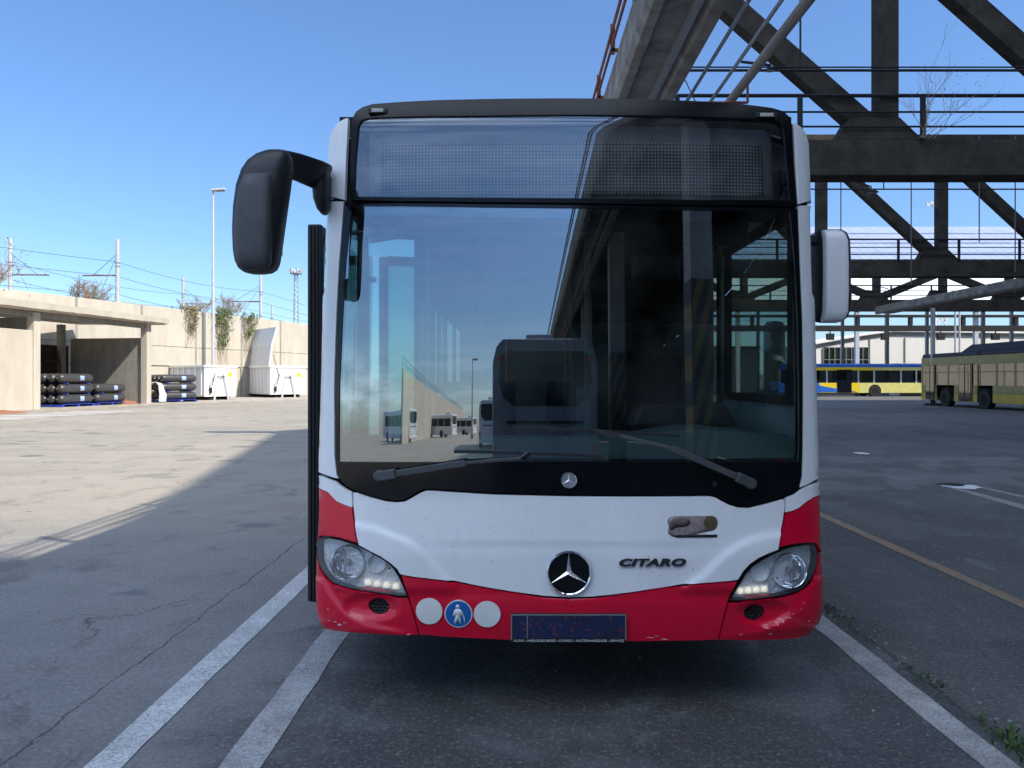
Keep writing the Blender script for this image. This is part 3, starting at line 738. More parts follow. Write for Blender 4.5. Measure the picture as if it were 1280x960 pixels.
# ---------------------------------------------------------------- bare shrubs and ivy
def branchy(mb, p, d, L_, r_, depth, spread=.55, up=.12):
    n = 4; pts = [p.copy()]; q = p.copy(); dd = d.copy()
    for i in range(n):
        dd = (dd+Vector((random.gauss(0,.12), random.gauss(0,.12), random.gauss(0,.08)+up*.3))).normalized(); q = q+dd*L_/n; pts.append(q.copy())
    mb.tube(pts, [r_*(1-.5*i/n) for i in range(n+1)], 4 if depth < 3 else 6, cap=False)
    if depth <= 0: return
    for k in range(random.randint(2, 4)):
        i = random.randint(1, n); nd = (dd+Vector((random.gauss(0, spread), random.gauss(0, spread), random.gauss(0, spread*.6)+up))).normalized()
        branchy(mb, pts[i], nd, L_*random.uniform(.55, .8), r_*.62, depth-1, spread, up)
def shrub(x, y, z, h_, label, depth=5, leafy=0, stems=3):
    t = thing('bare_shrub', (x, y, z), label, 'shrub', 'bare shrubs on top of the embankment')
    m = MB()
    for k in range(stems):
        branchy(m, Vector((x+random.uniform(-.2,.2), y, z)), Vector((random.gauss(0,.35), random.gauss(0,.3), 1)).normalized(), h_*.36, .06, depth)
    m.build('branches', M_twig, t)
    if leafy:
        l = MB()
        for i in range(leafy):
            c = Vector((x+random.gauss(0, h_*.32), y+random.gauss(0, h_*.25), z+h_*random.uniform(.25, .9))); s_ = random.uniform(.03, .06)
            a = Vector((random.gauss(0,1), random.gauss(0,1), random.gauss(0,1))).normalized(); b_ = a.orthogonal().normalized()
            l.add([c-a*s_-b_*s_*.5, c+a*s_-b_*s_*.5, c+a*s_+b_*s_*.5, c-a*s_+b_*s_*.5], [(0,1,2,3)])
        l.build('dry_leaves', M_leafb, t)
def onwall(px, out=0):
    """point on the wall line where column px of the photograph meets it"""
    k = (px-PX0)/F; # x = k*y
    # wa + wd*s
    s_ = (k*wa.y-wa.x)/(wd.x-k*wd.y); p = wa+wd*s_+wnrm*out; return p
for px, h_, lf, st, lb in ((2, 3.4, 260, 4, 'wide bare shrub with dry brown leaves at the far left wall top'), (106, 2.3, 0, 3, 'bare grey shrub between the two left masts'),
        (133, 1.7, 60, 3, 'low bare shrub with rusty leaves touching the second mast'), (258, 2.3, 0, 4, 'spreading bare shrub behind the street lamp pole'), (296, 2.4, 0, 4, 'bare shrub right of the lamp pole above the ivy'), (240, 1.2, 0, 3, 'small bare shrub near the short mast')):
    p = onwall(px)-wnrm*.9; shrub(p.x, p.y, 5.9, h_+1.0, lb, leafy=lf, stems=st)
def ivy(px, wdt, hgt, n, label, m_):
    p0 = onwall(px, .2); t = thing('wall_ivy', (p0.x, p0.y, WH), label, 'climbing plant', 'ivy hanging over the retaining wall')
    lv = MB()
    for k in range(15):
        st = MB()
        a = random.uniform(-.5, .5)*wdt; L_ = hgt*random.uniform(.5, 1.7); pts = []
        for i in range(7):
            u = i/6; p = p0+wd*(a*(1-.35*u)+.12*math.sin(i*1.9+k))+wnrm*(.10+.10*math.sin(u*3)); pts.append((p.x, p.y, WH+.12-L_*u))
        st.tube(pts, .016, 4); st.build('stem', M_bark, t)
    for i in range(n):
        u = random.random()**1.5; a = random.gauss(0, .33)*wdt*(1-.55*u)
        if noise.noise(Vector((a*1.6+px, u*hgt*1.6, 0))) < -.16: continue
        c = p0+wd*a+wnrm*random.uniform(.05, .42)*(1-.4*u); c.z = WH+.25-hgt*u+random.uniform(-.1, .2)
        s_ = random.uniform(.05, .10); d_ = (wnrm+Vector((random.gauss(0,.6), random.gauss(0,.6), random.gauss(0,.5)))).normalized(); b_ = d_.orthogonal().normalized(); a_ = d_.cross(b_)
        q = random.random()*6.28; x1 = b_*math.cos(q)+a_*math.sin(q); y1 = d_.cross(x1)
        lv.add([c-x1*s_, c-y1*s_*.7, c+x1*s_*1.1, c+y1*s_*.7], [(0,1,2,3)])
    lv.build('leaves', m_, t)
ivy(236, 1.5, 1.9, 420, 'thin straggling ivy left of the street lamp pole', M_leafb)
ivy(275, 1.7, 2.9, 1100, 'fullest green ivy clump just right of the street lamp pole', M_leafa)
ivy(308, 1.6, 2.1, 620, 'small ivy clump above the raised skip lid', M_leafa)
# conduit on the wall
p = onwall(254, .2); m = MB(); m.tube([(p.x, p.y, 0), (p.x, p.y, WH)], .045, 8); tag(m.build('drain_pipe', M_steel), 'thin grey drain pipe down the wall left of the lamp pole', 'pipe')
# ---------------------------------------------------------------- runway beam along the bays
BX0, BX1, BZ0, BZ1 = 1.58, 2.50, 5.95, 6.66
def runway(x0, x1, y0, y1, z0, z1, label, name='runway_beam'):
    t = thing(name, (x0, y0, z0), label, 'concrete beam', 'concrete runway beams')
    L_ = 4.15; n = int(math.ceil((y1-y0)/L_)); 
    for i in range(n):
        a = y0+L_*i; b_ = min(y1, a+L_-.012); m = MB()
        # webbed section: outer web, soffit rib and a notched right flange
        m.extr([(x0, a, z1), (x0-.03, a, z0+.10), (x0+.02, a, z0), (x0+.16, a, z0), (x0+.20, a, z0+.12), (x1-.22, a, z0+.12), (x1-.18, a, z0+.02), (x1, a, z0+.02), (x1, a, z1)], (0, b_-a, 0))
        m.build('segment', M_beam, t, bev=.012)
    m = MB(); m.box(((x0+x1)/2+.12, (y0+y1)/2, z0+.075), (.10, y1-y0, .07)); m.build('steel_channel', M_steel, t)
    return t
runway(BX0, BX1, -62, 84, BZ0, BZ1, 'long pale concrete runway beam passing above and behind the bus')
runway(23.3, 24.2, 33.7, 49.8, 5.75, 6.25, 'short pale concrete beam spanning between the second and third girders')
# red pipes with brackets on the left top edge of the beam
for dz, dx, r_ in ((.02, -.10, .022), (.16, -.12, .018), (.34, -.08, .022)):
    m = MB(); m.tube([(BX0+dx, -62, BZ1+dz), (BX0+dx, 84, BZ1+dz)], r_, 6)
    tag(m.build('red_pipe', M_rust), {.02:'lowest', .16:'middle', .34:'top'}[dz]+' rusty red pipe running along the left edge of the runway beam', 'pipe', 'red pipes on the runway beam')
for y_ in range(-4, 84, 2):
    m = MB(); m.box((BX0-.07, y_, BZ1+.2), (.07, .06, .46)); m.box((BX0+.05, y_, BZ1+.03), (.3, .06, .04))
    tag(m.build('pipe_bracket', M_rust), 'small rusty bracket holding the red pipes on the runway beam', 'bracket', 'brackets on the runway beam')
# pipes on hangers right of the beam
for xr, z_, r_, lb in ((3.66, 6.30, .075, 'thick grey pipe beside the runway beam, rightmost of three'), (3.30, 6.26, .028, 'thin grey conduit between the thick pipe and the runway beam'), (2.93, 6.32, .028, 'thin grey conduit nearest the runway beam')):
    m = MB(); m.tube([(xr, .6, z_), (xr, 84, z_)], r_, 10); tag(m.build('service_pipe', M_steel if r_ < .05 else M_concg, smooth=True), lb, 'pipe')
for y_ in (5.2, 9.0, 12.8, 20.4):
    m = MB()
    for a, b_ in (((2.55, 6.16), (3.86, 6.16)), ((2.55, 6.16), (2.55, 7.3)), ((3.86, 6.16), (3.86, 6.45))): m.tube([(a[0], y_, a[1]), (b_[0], y_, b_[1])], .022, 6)
    m.tube([(3.0, y_, 6.16), (2.5, y_, 7.2)], .01, 5)
    tag(m.build('pipe_hanger', M_rust), 'rusty angle iron hanger carrying the pipes, %s' % {5.2:'nearest overhead', 9.0:'second away', 12.8:'third away', 20.4:'beyond the first girder'}[y_], 'hanger')

# ---------------------------------------------------------------- trussed girders across the yard
def railing(t, x0, x1, y, z, h_=.92, step=2.63, nm='railing'):
    m = MB()
    for zz, r_ in ((h_, .04), (h_*.62, .022), (h_*.28, .022)): m.tube([(x0, y, z+zz), (x1, y, z+zz)], r_, 6)
    x = x0
    while x <= x1+.01: m.box((x, y, z+h_/2), (.10, .06, h_)); x += step
    return m.build(nm, M_dsteel, t)
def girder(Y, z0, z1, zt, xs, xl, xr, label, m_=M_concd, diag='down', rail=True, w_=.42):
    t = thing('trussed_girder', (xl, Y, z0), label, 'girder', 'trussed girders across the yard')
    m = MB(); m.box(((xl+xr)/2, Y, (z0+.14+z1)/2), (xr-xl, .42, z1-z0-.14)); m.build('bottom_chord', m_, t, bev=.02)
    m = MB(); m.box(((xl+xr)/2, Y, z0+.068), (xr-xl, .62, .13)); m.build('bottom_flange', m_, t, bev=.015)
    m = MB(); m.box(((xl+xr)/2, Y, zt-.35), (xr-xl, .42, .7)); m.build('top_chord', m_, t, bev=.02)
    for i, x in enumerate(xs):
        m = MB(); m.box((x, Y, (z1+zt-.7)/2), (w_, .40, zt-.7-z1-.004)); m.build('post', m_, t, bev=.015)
        # gusset
        m = MB(); g_ = .75*w_/.42; m.extr([(x-g_*1.5, Y-.205, z1+.003), (x+g_*.95, Y-.205, z1+.003), (x+w_*.55, Y-.205, z1+g_*.62), (x-w_*.55, Y-.205, z1+g_*.80), (x-g_*1.0, Y-.205, z1+g_*.85)], (0,.41,0)); m.build('gusset', m_, t)
        if i > 0:
            xp = xs[i-1]; m = MB()
            if diag == 'down' : p0, p1 = (xp+.2, Y, zt-.9), (x-.35, Y, z1+.25)
            else: p0, p1 = ((xp+.2, Y, zt-.9), (x-.3, Y, z1+.2)) if i % 2 else ((xp+.3, Y, z1+.2), (x-.2, Y, zt-.9))
            m.bar(p0, p1, .36, w_*1.12); m.build('diagonal', m_, t, bev=.015)
    if rail:
        railing(t, max(xl, 3.45), xr, Y-.26, z1)
    return t
xsA = [-2.6+5.25*i for i in range(10)]; xsA = [2.77+5.25*i for i in range(9)]
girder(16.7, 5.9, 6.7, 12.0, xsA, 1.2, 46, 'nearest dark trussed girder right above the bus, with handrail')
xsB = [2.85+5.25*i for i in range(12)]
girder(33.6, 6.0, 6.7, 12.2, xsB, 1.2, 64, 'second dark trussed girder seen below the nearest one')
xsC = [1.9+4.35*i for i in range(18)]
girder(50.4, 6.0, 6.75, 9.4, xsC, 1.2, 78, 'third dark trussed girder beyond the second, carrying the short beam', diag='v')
# fourth: low vierendeel of two thin chords
t = thing('lattice_girder', (1.2, 67, 5.6), 'farthest low open girder with two thin dark chords', 'girder', 'trussed girders across the yard')
for z_, h_ in ((7.05, .22), (5.98, .50)):
    m = MB(); m.box((46, 67, z_), (90, .4, h_)); m.build('chord', M_dsteel, t)
for i in range(20):
    m = MB(); m.box((2.2+4.6*i, 67, 6.6), (.3, .3, .7)); m.build('post', M_dsteel, t)
for i, x in enumerate((17.6, 22.3, 27.0, 31.7, 36.5, 41.2)):
    m = MB(); m.box((x+.0*i, 66, 5.20), (.62, .3, .55)); m.box((x, 66, 5.6), (.08, .08, .3))
    tag(m.build('hanging_box', M_dsteel), 'small square dark lamp box hanging under the farthest girder, number %s from the left' % ['one','two','three','four','five','six'][i], 'lamp box', 'square boxes under the farthest girder')
# conduits and hangers along the girders
def conduit(y, z, x0, x1, r_, label, drops=()):
    m = MB(); m.tube([(x0, y, z), (x1, y, z)], r_, 6)
    for xd, l_ in drops: m.tube([(xd, y, z), (xd, y, z+l_)], r_*.8, 5)
    return tag(m.build('conduit', M_dsteel), label, 'conduit')
conduit(16.2, 1.55+(474-88)/960*16.2, 3.4, 46, .028, 'thin dark conduit strung across the posts of the nearest girder', ((6.0, 3), (12.8, 3)))
conduit(16.2, 1.55+(474-84)/960*16.2, 3.4, 46, .016, 'thinnest dark cable just above the conduit on the nearest girder')
conduit(33.0, 1.55+(474-236.5)/960*33, 4, 64, .032, 'thin dark conduit across the second girder with small droppers', ((19.5, 1.4), (15.8,1.3), (23.5, 1.4), (27.5, 1.4)))
for px, yb in ((1051, 390), (1139, 356), (1224, 303), (1269, 340)):
    m = MB(); x = (px-PX0)/F*33; m.tube([(x, 33, 12), (x, 33, 1.55+(474-yb)/960*33)], .025, 5)
    tag(m.build('hanging_cable', M_wire), 'thin dark cable before the second girder near %s' % {1051:'its leftmost visible post', 1139:'the middle of the diagonal', 1224:'the second diagonal', 1269:'the right edge of the photo'}[px], 'cable', 'cables hanging from the second girder')
# hanging lamp under second girder diagonal
def pend(px, py, Y, s_, label):
    x = (px-PX0)/F*Y; z = EYE+(PY0-py)/F*Y
    t = thing('hanging_lamp', (x, Y, z), label, 'lamp', 'shaded lamps under the girders')
    m = MB(); m.lathe([(0,.0),(s_*.9,.0),(s_,.04*s_),(s_*.35,.5*s_),(0,.55*s_)], (x, Y, z), (0,0,1), 18); m.build('shade', M_dsteel, t, smooth=True)
    m = MB(); m.lathe([(0,-.10*s_),(s_*.5,-.08*s_),(s_*.8,-.005)], (x, Y, z), (0,0,1), 18); m.build('diffuser', M_pole, t, smooth=True)
    m = MB(); m.tube([(x, Y, z+.5*s_), (x, Y, z+.9*s_), (x-.6, Y, z+1.5*s_)], .03, 5); m.build('bracket', M_dsteel, t)
pend(1089, 241, 32.6, .30, 'shaded lamp hanging beside the first visible diagonal of the second girder')
pend(1110, 366, 49, .28, 'small shaded lamp on the third girder between the braces')
pend(963, 88, 15.8, .12, 'small round lamp on the diagonal of the nearest girder')
# twiggy weed growing on the nearest girder
t = thing('rooftop_weed', (8.9, 16.5, 6.7), 'wispy bare weed growing on the nearest girder beside its post', 'weed')
m = MB()
for k in range(9):
    branchy(m, Vector((8.7+random.uniform(-.1,.3), 16.4, 6.7)), Vector((random.uniform(-.2,1.0), -.1, random.uniform(.4,1))).normalized(), random.uniform(.5,1.1), .008, 2, .4, .15)
for k in range(0):
    branchy(m, Vector((7.5, 16.4, 6.9)), Vector((random.uniform(-1,-.2), -.1, random.uniform(.6,1))).normalized(), .5, .006, 1, .4, .15)
m.build('twigs', M_twig, t)
l = MB()
for i in range(90):
    c = Vector((8.9+random.gauss(.5,.5), 16.4+random.gauss(0,.15), 7.6+random.gauss(0,.45))); s_ = random.uniform(.015,.035); a = Vector((random.gauss(0,1), random.gauss(0,1), random.gauss(0,1))).normalized(); b_ = a.orthogonal()*.5
    l.add([c-a*s_, c-b_*s_, c+a*s_, c+b_*s_], [(0,1,2,3)])
l.build('leaves', M_leafa, t)

# ---------------------------------------------------------------- the depot behind: canopy roof, white hall, floodlight
M_roof = mat('pale_corrugated_roof', (.62,.63,.62), .55, var=.12, scale=.5, col2=(.48,.50,.50))
M_roofb = mat('blue_grey_corrugated_roof', (.27,.32,.47), .55, var=.12, scale=.5)
t = thing('depot_canopy', (8, 66, 0), 'long pale corrugated canopy roof far behind the girders', 'canopy')
def corr(x0, x1, ya, za, yb, zb, m_, nm, pitch=1.0, amp=.10):
    mm = MB(); V = []; n = int((x1-x0)/(pitch/4))
    for i in range(n+1):
        x = x0+(x1-x0)*i/n; d = amp*(1 if (i % 4) in (0, 1) else -1)
        V += [(x, ya, za+d), (x, yb, zb+d), (x, ya+.02, za+d-.06), (x, yb+.02, zb+d-.06)]
    mm.add(V, [(4*i, 4*i+4, 4*i+5, 4*i+1) for i in range(n)]+[(4*i+2, 4*i+3, 4*i+7, 4*i+6) for i in range(n)]+[(4*i, 4*i+2, 4*i+6, 4*i+4) for i in range(n)])
    return mm.build(nm, m_, t)
corr(14, 110, 70.5, 8.35, 88, 15.3, M_roof, 'roof_sheet', 1.0, .02)
corr(14, 110, 88.3, 15.3, 100, 21.4, M_roofb, 'roof_sheet', 1.0, .015)
m = MB()
for i in range(3):
    z = 16.3+i*1.8; m.box((62, 88.3+12*(z-15.3)/6.1-.2, z+.1), (96, .12, .10))
m.build('purlin', M_roofb, t)
m = MB(); m.box((62, 70.2, 8.15), (96, .3, .35)); m.build('eave_beam', M_dsteel, t)
for i in range(9):
    for y_ in (71, 88, 100):
        m = MB(); zt = 8.1 if y_ == 71 else (15.1 if y_ == 88 else 21.2); m.box((20.5+11*i, y_, zt/2), (.35, .35, zt)); m.build('column', M_pole, t)
# white hall
t = thing('white_hall', (38, 112, 0), 'low white depot hall with shallow gable behind the yellow buses', 'building')
M_hall = mat('white_render', (.84,.83,.80), .85, var=.06, scale=.25, streak=True)
hx = lambda px, Y: (px-PX0)/F*Y
m = MB(); m.extr([(hx(1016,112),112,0),(hx(1330,112),112,0),(hx(1330,112),112,8.1),(hx(1270,112),112,8.25),(hx(1115,112),112,8.45),(hx(1080,112),112,7.9),(hx(1016,112),112,6.5)], (0,22,0)); m.build('walls', M_hall, t)
m = MB(); m.extr([(hx(1013,112),111.6,6.5),(hx(1080,112),111.6,7.92),(hx(1115,112),111.6,8.47),(hx(1332,112),111.6,8.12),(hx(1332,112),111.6,8.42),(hx(1115,112),111.6,8.77),(hx(1013,112),111.6,6.8)], (0,23,0)); m.build('roof_edge', M_hall, t)
m = MB(); m.box((hx(1057,112), 111.97, 5.0), (hx(1085,112)-hx(1029,112), .1, 2.4)); wn_ = m.build('window', M_bglass, t)
for i in range(9):
    m = MB(); m.box((hx(1029,112)+.82*i, 111.88, 5.0), (.10, .08, 2.4)); m.build('mullion', M_steel, wn_)
m = MB(); m.box((hx(1057,112), 111.87, 4.4), (hx(1085,112)-hx(1029,112), .08, .1)); m.build('mullion', M_steel, wn_)
for px in (1087, 1131, 1160, 1228): 
    m = MB(); m.box((hx(px,112), 111.95, 3.8), (.10, .12, 7.6)); m.build('joint_strip', M_steel, t)
for i in range(5):
    m = MB(); m.box((hx(1100+i*36,112), 111.93, 1.6), (2.6, .1, 3.1)); m.build('door', M_steel, t)
# concrete silo and boxes seen through the driver window
t = thing('silo', (hx(968,95), 95, 0), 'grey ribbed silo beyond the yard seen through the driver window', 'silo')
m = MB(); m.lathe([(0,0),(1.3,0),(1.3,8),(1.0,8.6),(0,8.8)], (hx(968,95), 95, 0), (0,0,1), 18); m.build('drum', M_steel, t, smooth=True)
m = MB(); m.lathe([(1.32,z) for z in (3,)]+[(1.42,3.05),(1.32,3.1)], (hx(968,95), 95, 0), (0,0,1), 18); m.build('hoop', M_steel, t)
t = thing('low_shed', (hx(905,92), 92, 0), 'pale low plastered building left of the silo', 'building')
m = MB(); m.box((hx(900,92), 95, 2.6), (9, 6, 5.2)); m.build('walls', M_hall, t); m = MB(); m.box((hx(900,92), 95, 5.35), (9.6, 6.6, .28)); m.build('roof', M_concg, t)
m = MB(); m.box((hx(905,92), 91.96, 1.2), (1.1, .1, 2.3)); m.build('door', M_steel, t)
# tall floodlight pole cluster beyond
def cluster(px, py, Y, label, s_=1):
    x = hx(px, Y); z = EYE+(PY0-py)/F*Y
    t = thing('floodlight_pole', (x, Y, 0), label, 'floodlight')
    m = MB(); m.tube([(x, Y, 0), (x, Y, z)], [.28*s_, .14*s_], 8); m.build('pole', M_pole, t)
    m = MB(); m.tube([(x-1.4*s_, Y, z-.2), (x+.3, Y, z)], .08, 6); m.build('crossarm', M_pole, t)
    for dx, dz in ((-1.3,-.3),(-.7,0),(0,.3),(-.2,-.5)): 
        m = MB(); m.box((x+dx*s_, Y-.2, z+dz*s_), (.55*s_, .3, .5*s_)); m.build('floodlight', M_pole, t)
cluster(1169, 254, 125, 'tall floodlight pole with a cluster of lamps above the far roofs')
cluster(1181, 400, 118, 'short floodlight pole seen under the farthest girder', .8)
# lamp poles in the yard
def plain_pole(px, ytop, Y, r_, label, mt=M_pole, base=True):
    x = hx(px, Y); z = EYE+(PY0-ytop)/F*Y
    t = thing('steel_pole', (x, Y, 0), label, 'pole')
    m = MB(); m.tube([(x, Y, 0), (x, Y, z)], r_, 10); m.build('shaft', mt, t, smooth=True)
    m = MB(); m.box((x, Y, .06), (r_*5, r_*5, .12)); m.build('base_plate', M_dsteel, t)
    if base: m = MB(); m.tube([(x, Y, .1), (x, Y, 2.4)], r_*1.05, 10); m.build('painted_foot', M_dsteel, t)
plain_pole(1166, 385, 45.5, .13, 'thick pale pole with dark foot in front of the articulated bus')
plain_pole(1194, 380, 60, .07, 'thin pale pole behind the articulated bus, left of two', base=False)
plain_pole(1199.5, 380, 60, .07, 'thin pale pole behind the articulated bus, right of two', base=False)
t = thing('glazed_cabin', (hx(1138,66), 66, 0), 'pale grey kiosk beyond the far end of the articulated bus', 'kiosk')
# (kiosk body)
m = MB(); m.box((hx(1142,72), 73.2, 1.45), (2.4, 2, 2.9)); m.build('walls', M_cont, t)
m = MB(); m.box((hx(1142,72), 73.2, 2.98), (2.7, 2.3, .14)); m.build('roof', M_pole, t)
m = MB(); m.box((hx(1142,72), 72.17, 1.75), (1.9, .06, 1.1)); m.build('window', M_bglass, t)

# ---------------------------------------------------------------- other buses
def wheel(t, x, y, r_=.48, out=-1):
    m = MB(); m.lathe([(r_*.62,-.14),(r_*.95,-.14),(r_,-.09),(r_,.09),(r_*.95,.14),(r_*.62,.14)], (x, y, r_), (0,1,0), 24); w_ = m.build('wheel', M_rubber, t, smooth=True)
    m = MB(); m.lathe([(0,out*.05),(r_*.22,out*.06),(r_*.25,out*.02),(r_*.56,out*.0),(r_*.62,out*.12)], (x, y, r_), (0,1,0), 20); m.build('rim', M_steel, w_, smooth=True)
def side_bus(loc, rz, L_, label, segs, roofm, H_=3.05, wheels=(2.6, 8.6), win=None, band=None, joint=None, group=None, doors=(), roofbox=None, winm=None, frontm=None, W_=2.5, pillar=None):
    """bus lying along local +x with its seen side at y=0 (facing -y); segs: (x0,x1,z0,z1,material) panels of the livery"""
    t = thing('city_bus', (0,0,0), label, 'bus', group)
    winm = winm or M_bglass; pillar = pillar or M_gblack
    # glazed core with roof and floor
    def sect(a, b_):
        m = MB(); m.box(((a+b_)/2, W_/2, H_-.14), (b_-a, W_-.06, .28)); m.build('roof', roofm, t, bev=.10)
        m = MB(); m.box(((a+b_)/2, W_/2, .42), (b_-a, W_-.08, .18)); m.build('floor', M_dsteel, t)
        for yy, s_ in ((0.02, 1), (W_-.02, -1)):
            m = MB(); n = max(1, int(round((b_-a)/1.45))); wd_ = (b_-a)/n
            for i in range(n):
                w_ = MB(); w_.box((a+wd_*(i+.5), yy, 1.78), (wd_-.10, .02, 1.12)); w_.build('window', winm, t)
                p = MB(); p.box((a+wd_*i+.05, yy, 1.78), (.12, .05, 1.16)); p.build('window_pillar', pillar, t)
    bounds = [0]+([joint[0], joint[1]] if joint else [])+[L_]
    for i in range(0, len(bounds), 2): sect(bounds[i], bounds[i+1])
    if joint:
        m = MB(); n = 9
        for k in range(n):
            x = joint[0]+(joint[1]-joint[0])*(k+.5)/n; m.box((x, W_/2, 1.65), ((joint[1]-joint[0])/n*.7, W_-.10-.12*(k % 2), H_-.75))
        m.build('bellows', M_rubber, t)
    for (x0, x1, z0, z1, mm) in segs:
        for yy, s_ in ((0.0, 1), (W_, -1)):
            m = MB(); m.box(((x0+x1)/2, yy+s_*.03, (z0+z1)/2), (x1-x0, .06, z1-z0)); m.build('side_panel', mm, t, bev=.01)
    fm_ = frontm or segs[0][4]
    m = MB(); m.box((.03, W_/2, .85), (.06, W_-.1, 1.0)); m.build('front_panel', fm_, t, bev=.02)
    m = MB(); m.box((.03, W_/2, 1.95), (.05, W_-.16, 1.2)); m.build('windscreen', winm, t)
    m = MB(); m.box((.03, W_/2, 2.78), (.07, W_-.14, .42)); m.build('header', M_gblack, t)
    m = MB(); m.box((L_-.03, W_/2, 1.6), (.06, W_-.1, H_-.55)); m.build('rear_panel', segs[-1][4], t, bev=.02)
    for yy in (.3, W_-.3):
        m = MB(); m.box((-.01, yy, .72), (.05, .36, .2)); m.build('headlight', M_lens, t, bev=.02)
    for x in wheels:
        m = MB(); m.lathe([(0,-.012),(.56,-.012),(.56,.3),(0,.3)], (x, .0, .52), (0,1,0), 20); m.build('wheel_arch', M_gap, t)
        wheel(t, x, .115); wheel(t, x, W_-.16, out=1)
    for (x0, x1) in doors:
        m = MB(); m.box(((x0+x1)/2, -.012, 1.38), (x1-x0, .04, 2.05)); dr = m.build('door', M_gblack, t)
        for k in range(2):
            q = MB(); q.box((x0+(x1-x0)*(.27+.46*k), -.04, 1.45), ((x1-x0)*.36, .02, 1.75)); q.build('door_pane', winm, dr)
    if roofbox:
        for (x0, x1, h_, mm) in roofbox:
            m = MB(); m.extr([(x0, .12, H_-.02), (x1, .12, H_-.02), (x1-.15, .22, H_+h_), (x0+.9, .22, H_+h_)], (0, W_-.3, 0)); m.build('roof_pod', mm, t, bev=.05)
    t.location = loc; t.rotation_euler.z = rz
    return t
# yellow and blue bus parked across the far sunlit lane, front towards the left
x0 = hx(974, 69)
side_bus((x0, 69, 0), 0, 17.8, 'yellow bus with blue front corner parked crosswise in the far sun',
    [(0, 3.6, .32, 1.22, M_blue), (3.6, 7.2, .32, 1.22, M_yellow), (7.2, 17.8, .32, 1.22, mat('pale_yellow_paint', (.62,.58,.20), .4, var=.1, scale=2)), (0, 1.6, 2.34, 2.75, M_blue), (1.6, 8.6, 2.34, 2.62, M_yellow), (1.6, 17.8, 2.62, 2.84, M_blue), (8.6, 17.8, 2.34, 2.62, mat('pale_yellow_paint', (.62,.58,.20), .4))],
    M_blue, H_=2.95, wheels=(2.7, 8.6, 14.9), joint=(9.9, 10.9), doors=((.5, 1.6), (5.2, 6.5)), group='buses parked in the yard', frontm=M_blue, pillar=M_pole)
# sweeping blue flash on the yellow skirt
fl = MB(); fl.extr([(x0+3.6, 68.985, .40), (x0+7.1, 68.985, .40), (x0+4.6, 68.985, .80), (x0+3.6, 68.985, .98)], (0, -.012, 0))
fo = fl.build('blue_flash', M_blue, bpy.data.objects['city_bus'])
# articulated bus in the shade on the right, seen along its flank
M_oly = mat('olive_yellow_paint', (.24,.22,.06), .4, var=.12, scale=2, coat=.2)
M_olyb = mat('bright_yellow_skirt', (.46,.34,.03), .4, var=.1, scale=2, coat=.2)
side_bus((24.6, 46.6, 0), R(-91.2), 18.0, 'green yellow articulated bus with blue roof pods parked in the shade at the right edge',
    [(0, 18, 2.34, 2.82, M_oly), (0, 1.7, .32, .72, M_olyb), (0, 1.7, .72, 1.22, M_oly), (3.6, 5.8, .32, .72, M_olyb), (3.6, 5.8, .72, 1.22, M_oly), (7.2, 18, .32, .8, M_olyb), (7.2, 18, .8, 1.22, M_oly)],
    mat('dark_blue_roof', (.012,.018,.045), .5, var=.1), H_=3.05, wheels=(2.7, 6.5, 12.6), joint=(5.9, 6.0), doors=((.55, 1.6), (4.1, 5.4)), roofbox=[(4.0, 11.8, .38, mat('dark_blue_roof', (.03,.05,.14), .5)), (12.4, 17, .38, mat('dark_blue_roof', (.03,.05,.14), .5))], group='buses parked in the yard', frontm=M_oly, pillar=M_oly)

# ---------------------------------------------------------------- out of view: added blocks that shade the yard, and what mirrors in the glass
M_brick = mat('pale_bounce_wall', (.66,.64,.60), .9, var=.15, scale=.3, streak=True)  # walls of the added blocks, kept pale to bounce light
def block(name, poly, h_, label, storeys=6):
    t = thing(name, (poly[0][0], poly[0][1], 0), label, 'building')
    m = MB(); m.extr([(a, b_, 0) for a, b_ in poly], (0,0,h_)); m.build('walls', M_brick, t)
    m = MB(); c_ = Vector((sum(p[0] for p in poly)/len(poly), sum(p[1] for p in poly)/len(poly), 0))
    for i in range(len(poly)):
        a = Vector((*poly[i],0)); b_ = Vector((*poly[(i+1) % len(poly)],0)); d_ = b_-a; L_ = d_.length; d_.normalize(); nn_ = Vector((d_.y,-d_.x,0))
        k = int(L_/3.2)
        for s_ in range(storeys):
            z = 1.4+s_*h_/storeys
            w_ = MB()
            for j in range(k):
                p = a+d_*(L_*(j+.5)/k)+nn_*.03; w_.box((p.x, p.y, z+.8), (1.5, .05, 1.4), rz=math.atan2(d_.y, d_.x))
            if k: tag(w_.build('window', M_bglass, t), kind=None)
    return t
block('shade_block', [(18.6,-6),(60,-6),(90,44),(38,44),(15.5,10)], 26, 'tall added block out of view to the right that shades the yard', 7)  # added sun blocker, outline shaped so its shadow edge falls across the road
block('shade_wing', [(13.5,-25),(60,-25),(60,-6.2),(13.5,-6.2)], 25.8, 'lower added block behind the photographer that shades the near ground', 5)  # second added blocker, closes the gap where sun reached the near ground
t = thing('workshop_canopy', (2.6, -60, 0), 'deep concrete canopy behind the photographer carried on striped columns', 'canopy')
m = MB(); m.box((7.2, -31.0, 6.9), (9.2, 58, .45)); m.build('roof_slab', M_concd, t)
for i in range(12):
    m = MB(); m.box((7.2, -3-5*i, 6.45), (9.2, .4, .45)); m.build('rib', M_concd, t)
m = MB(); m.box((7.2, -59.8, 3.3), (9.0, .3, 6.5)); m.build('end_wall', M_concd, t)
m = MB(); m.box((11.7, -31, 3.3), (.25, 58, 6.5)); m.build('back_wall', M_concd, t)
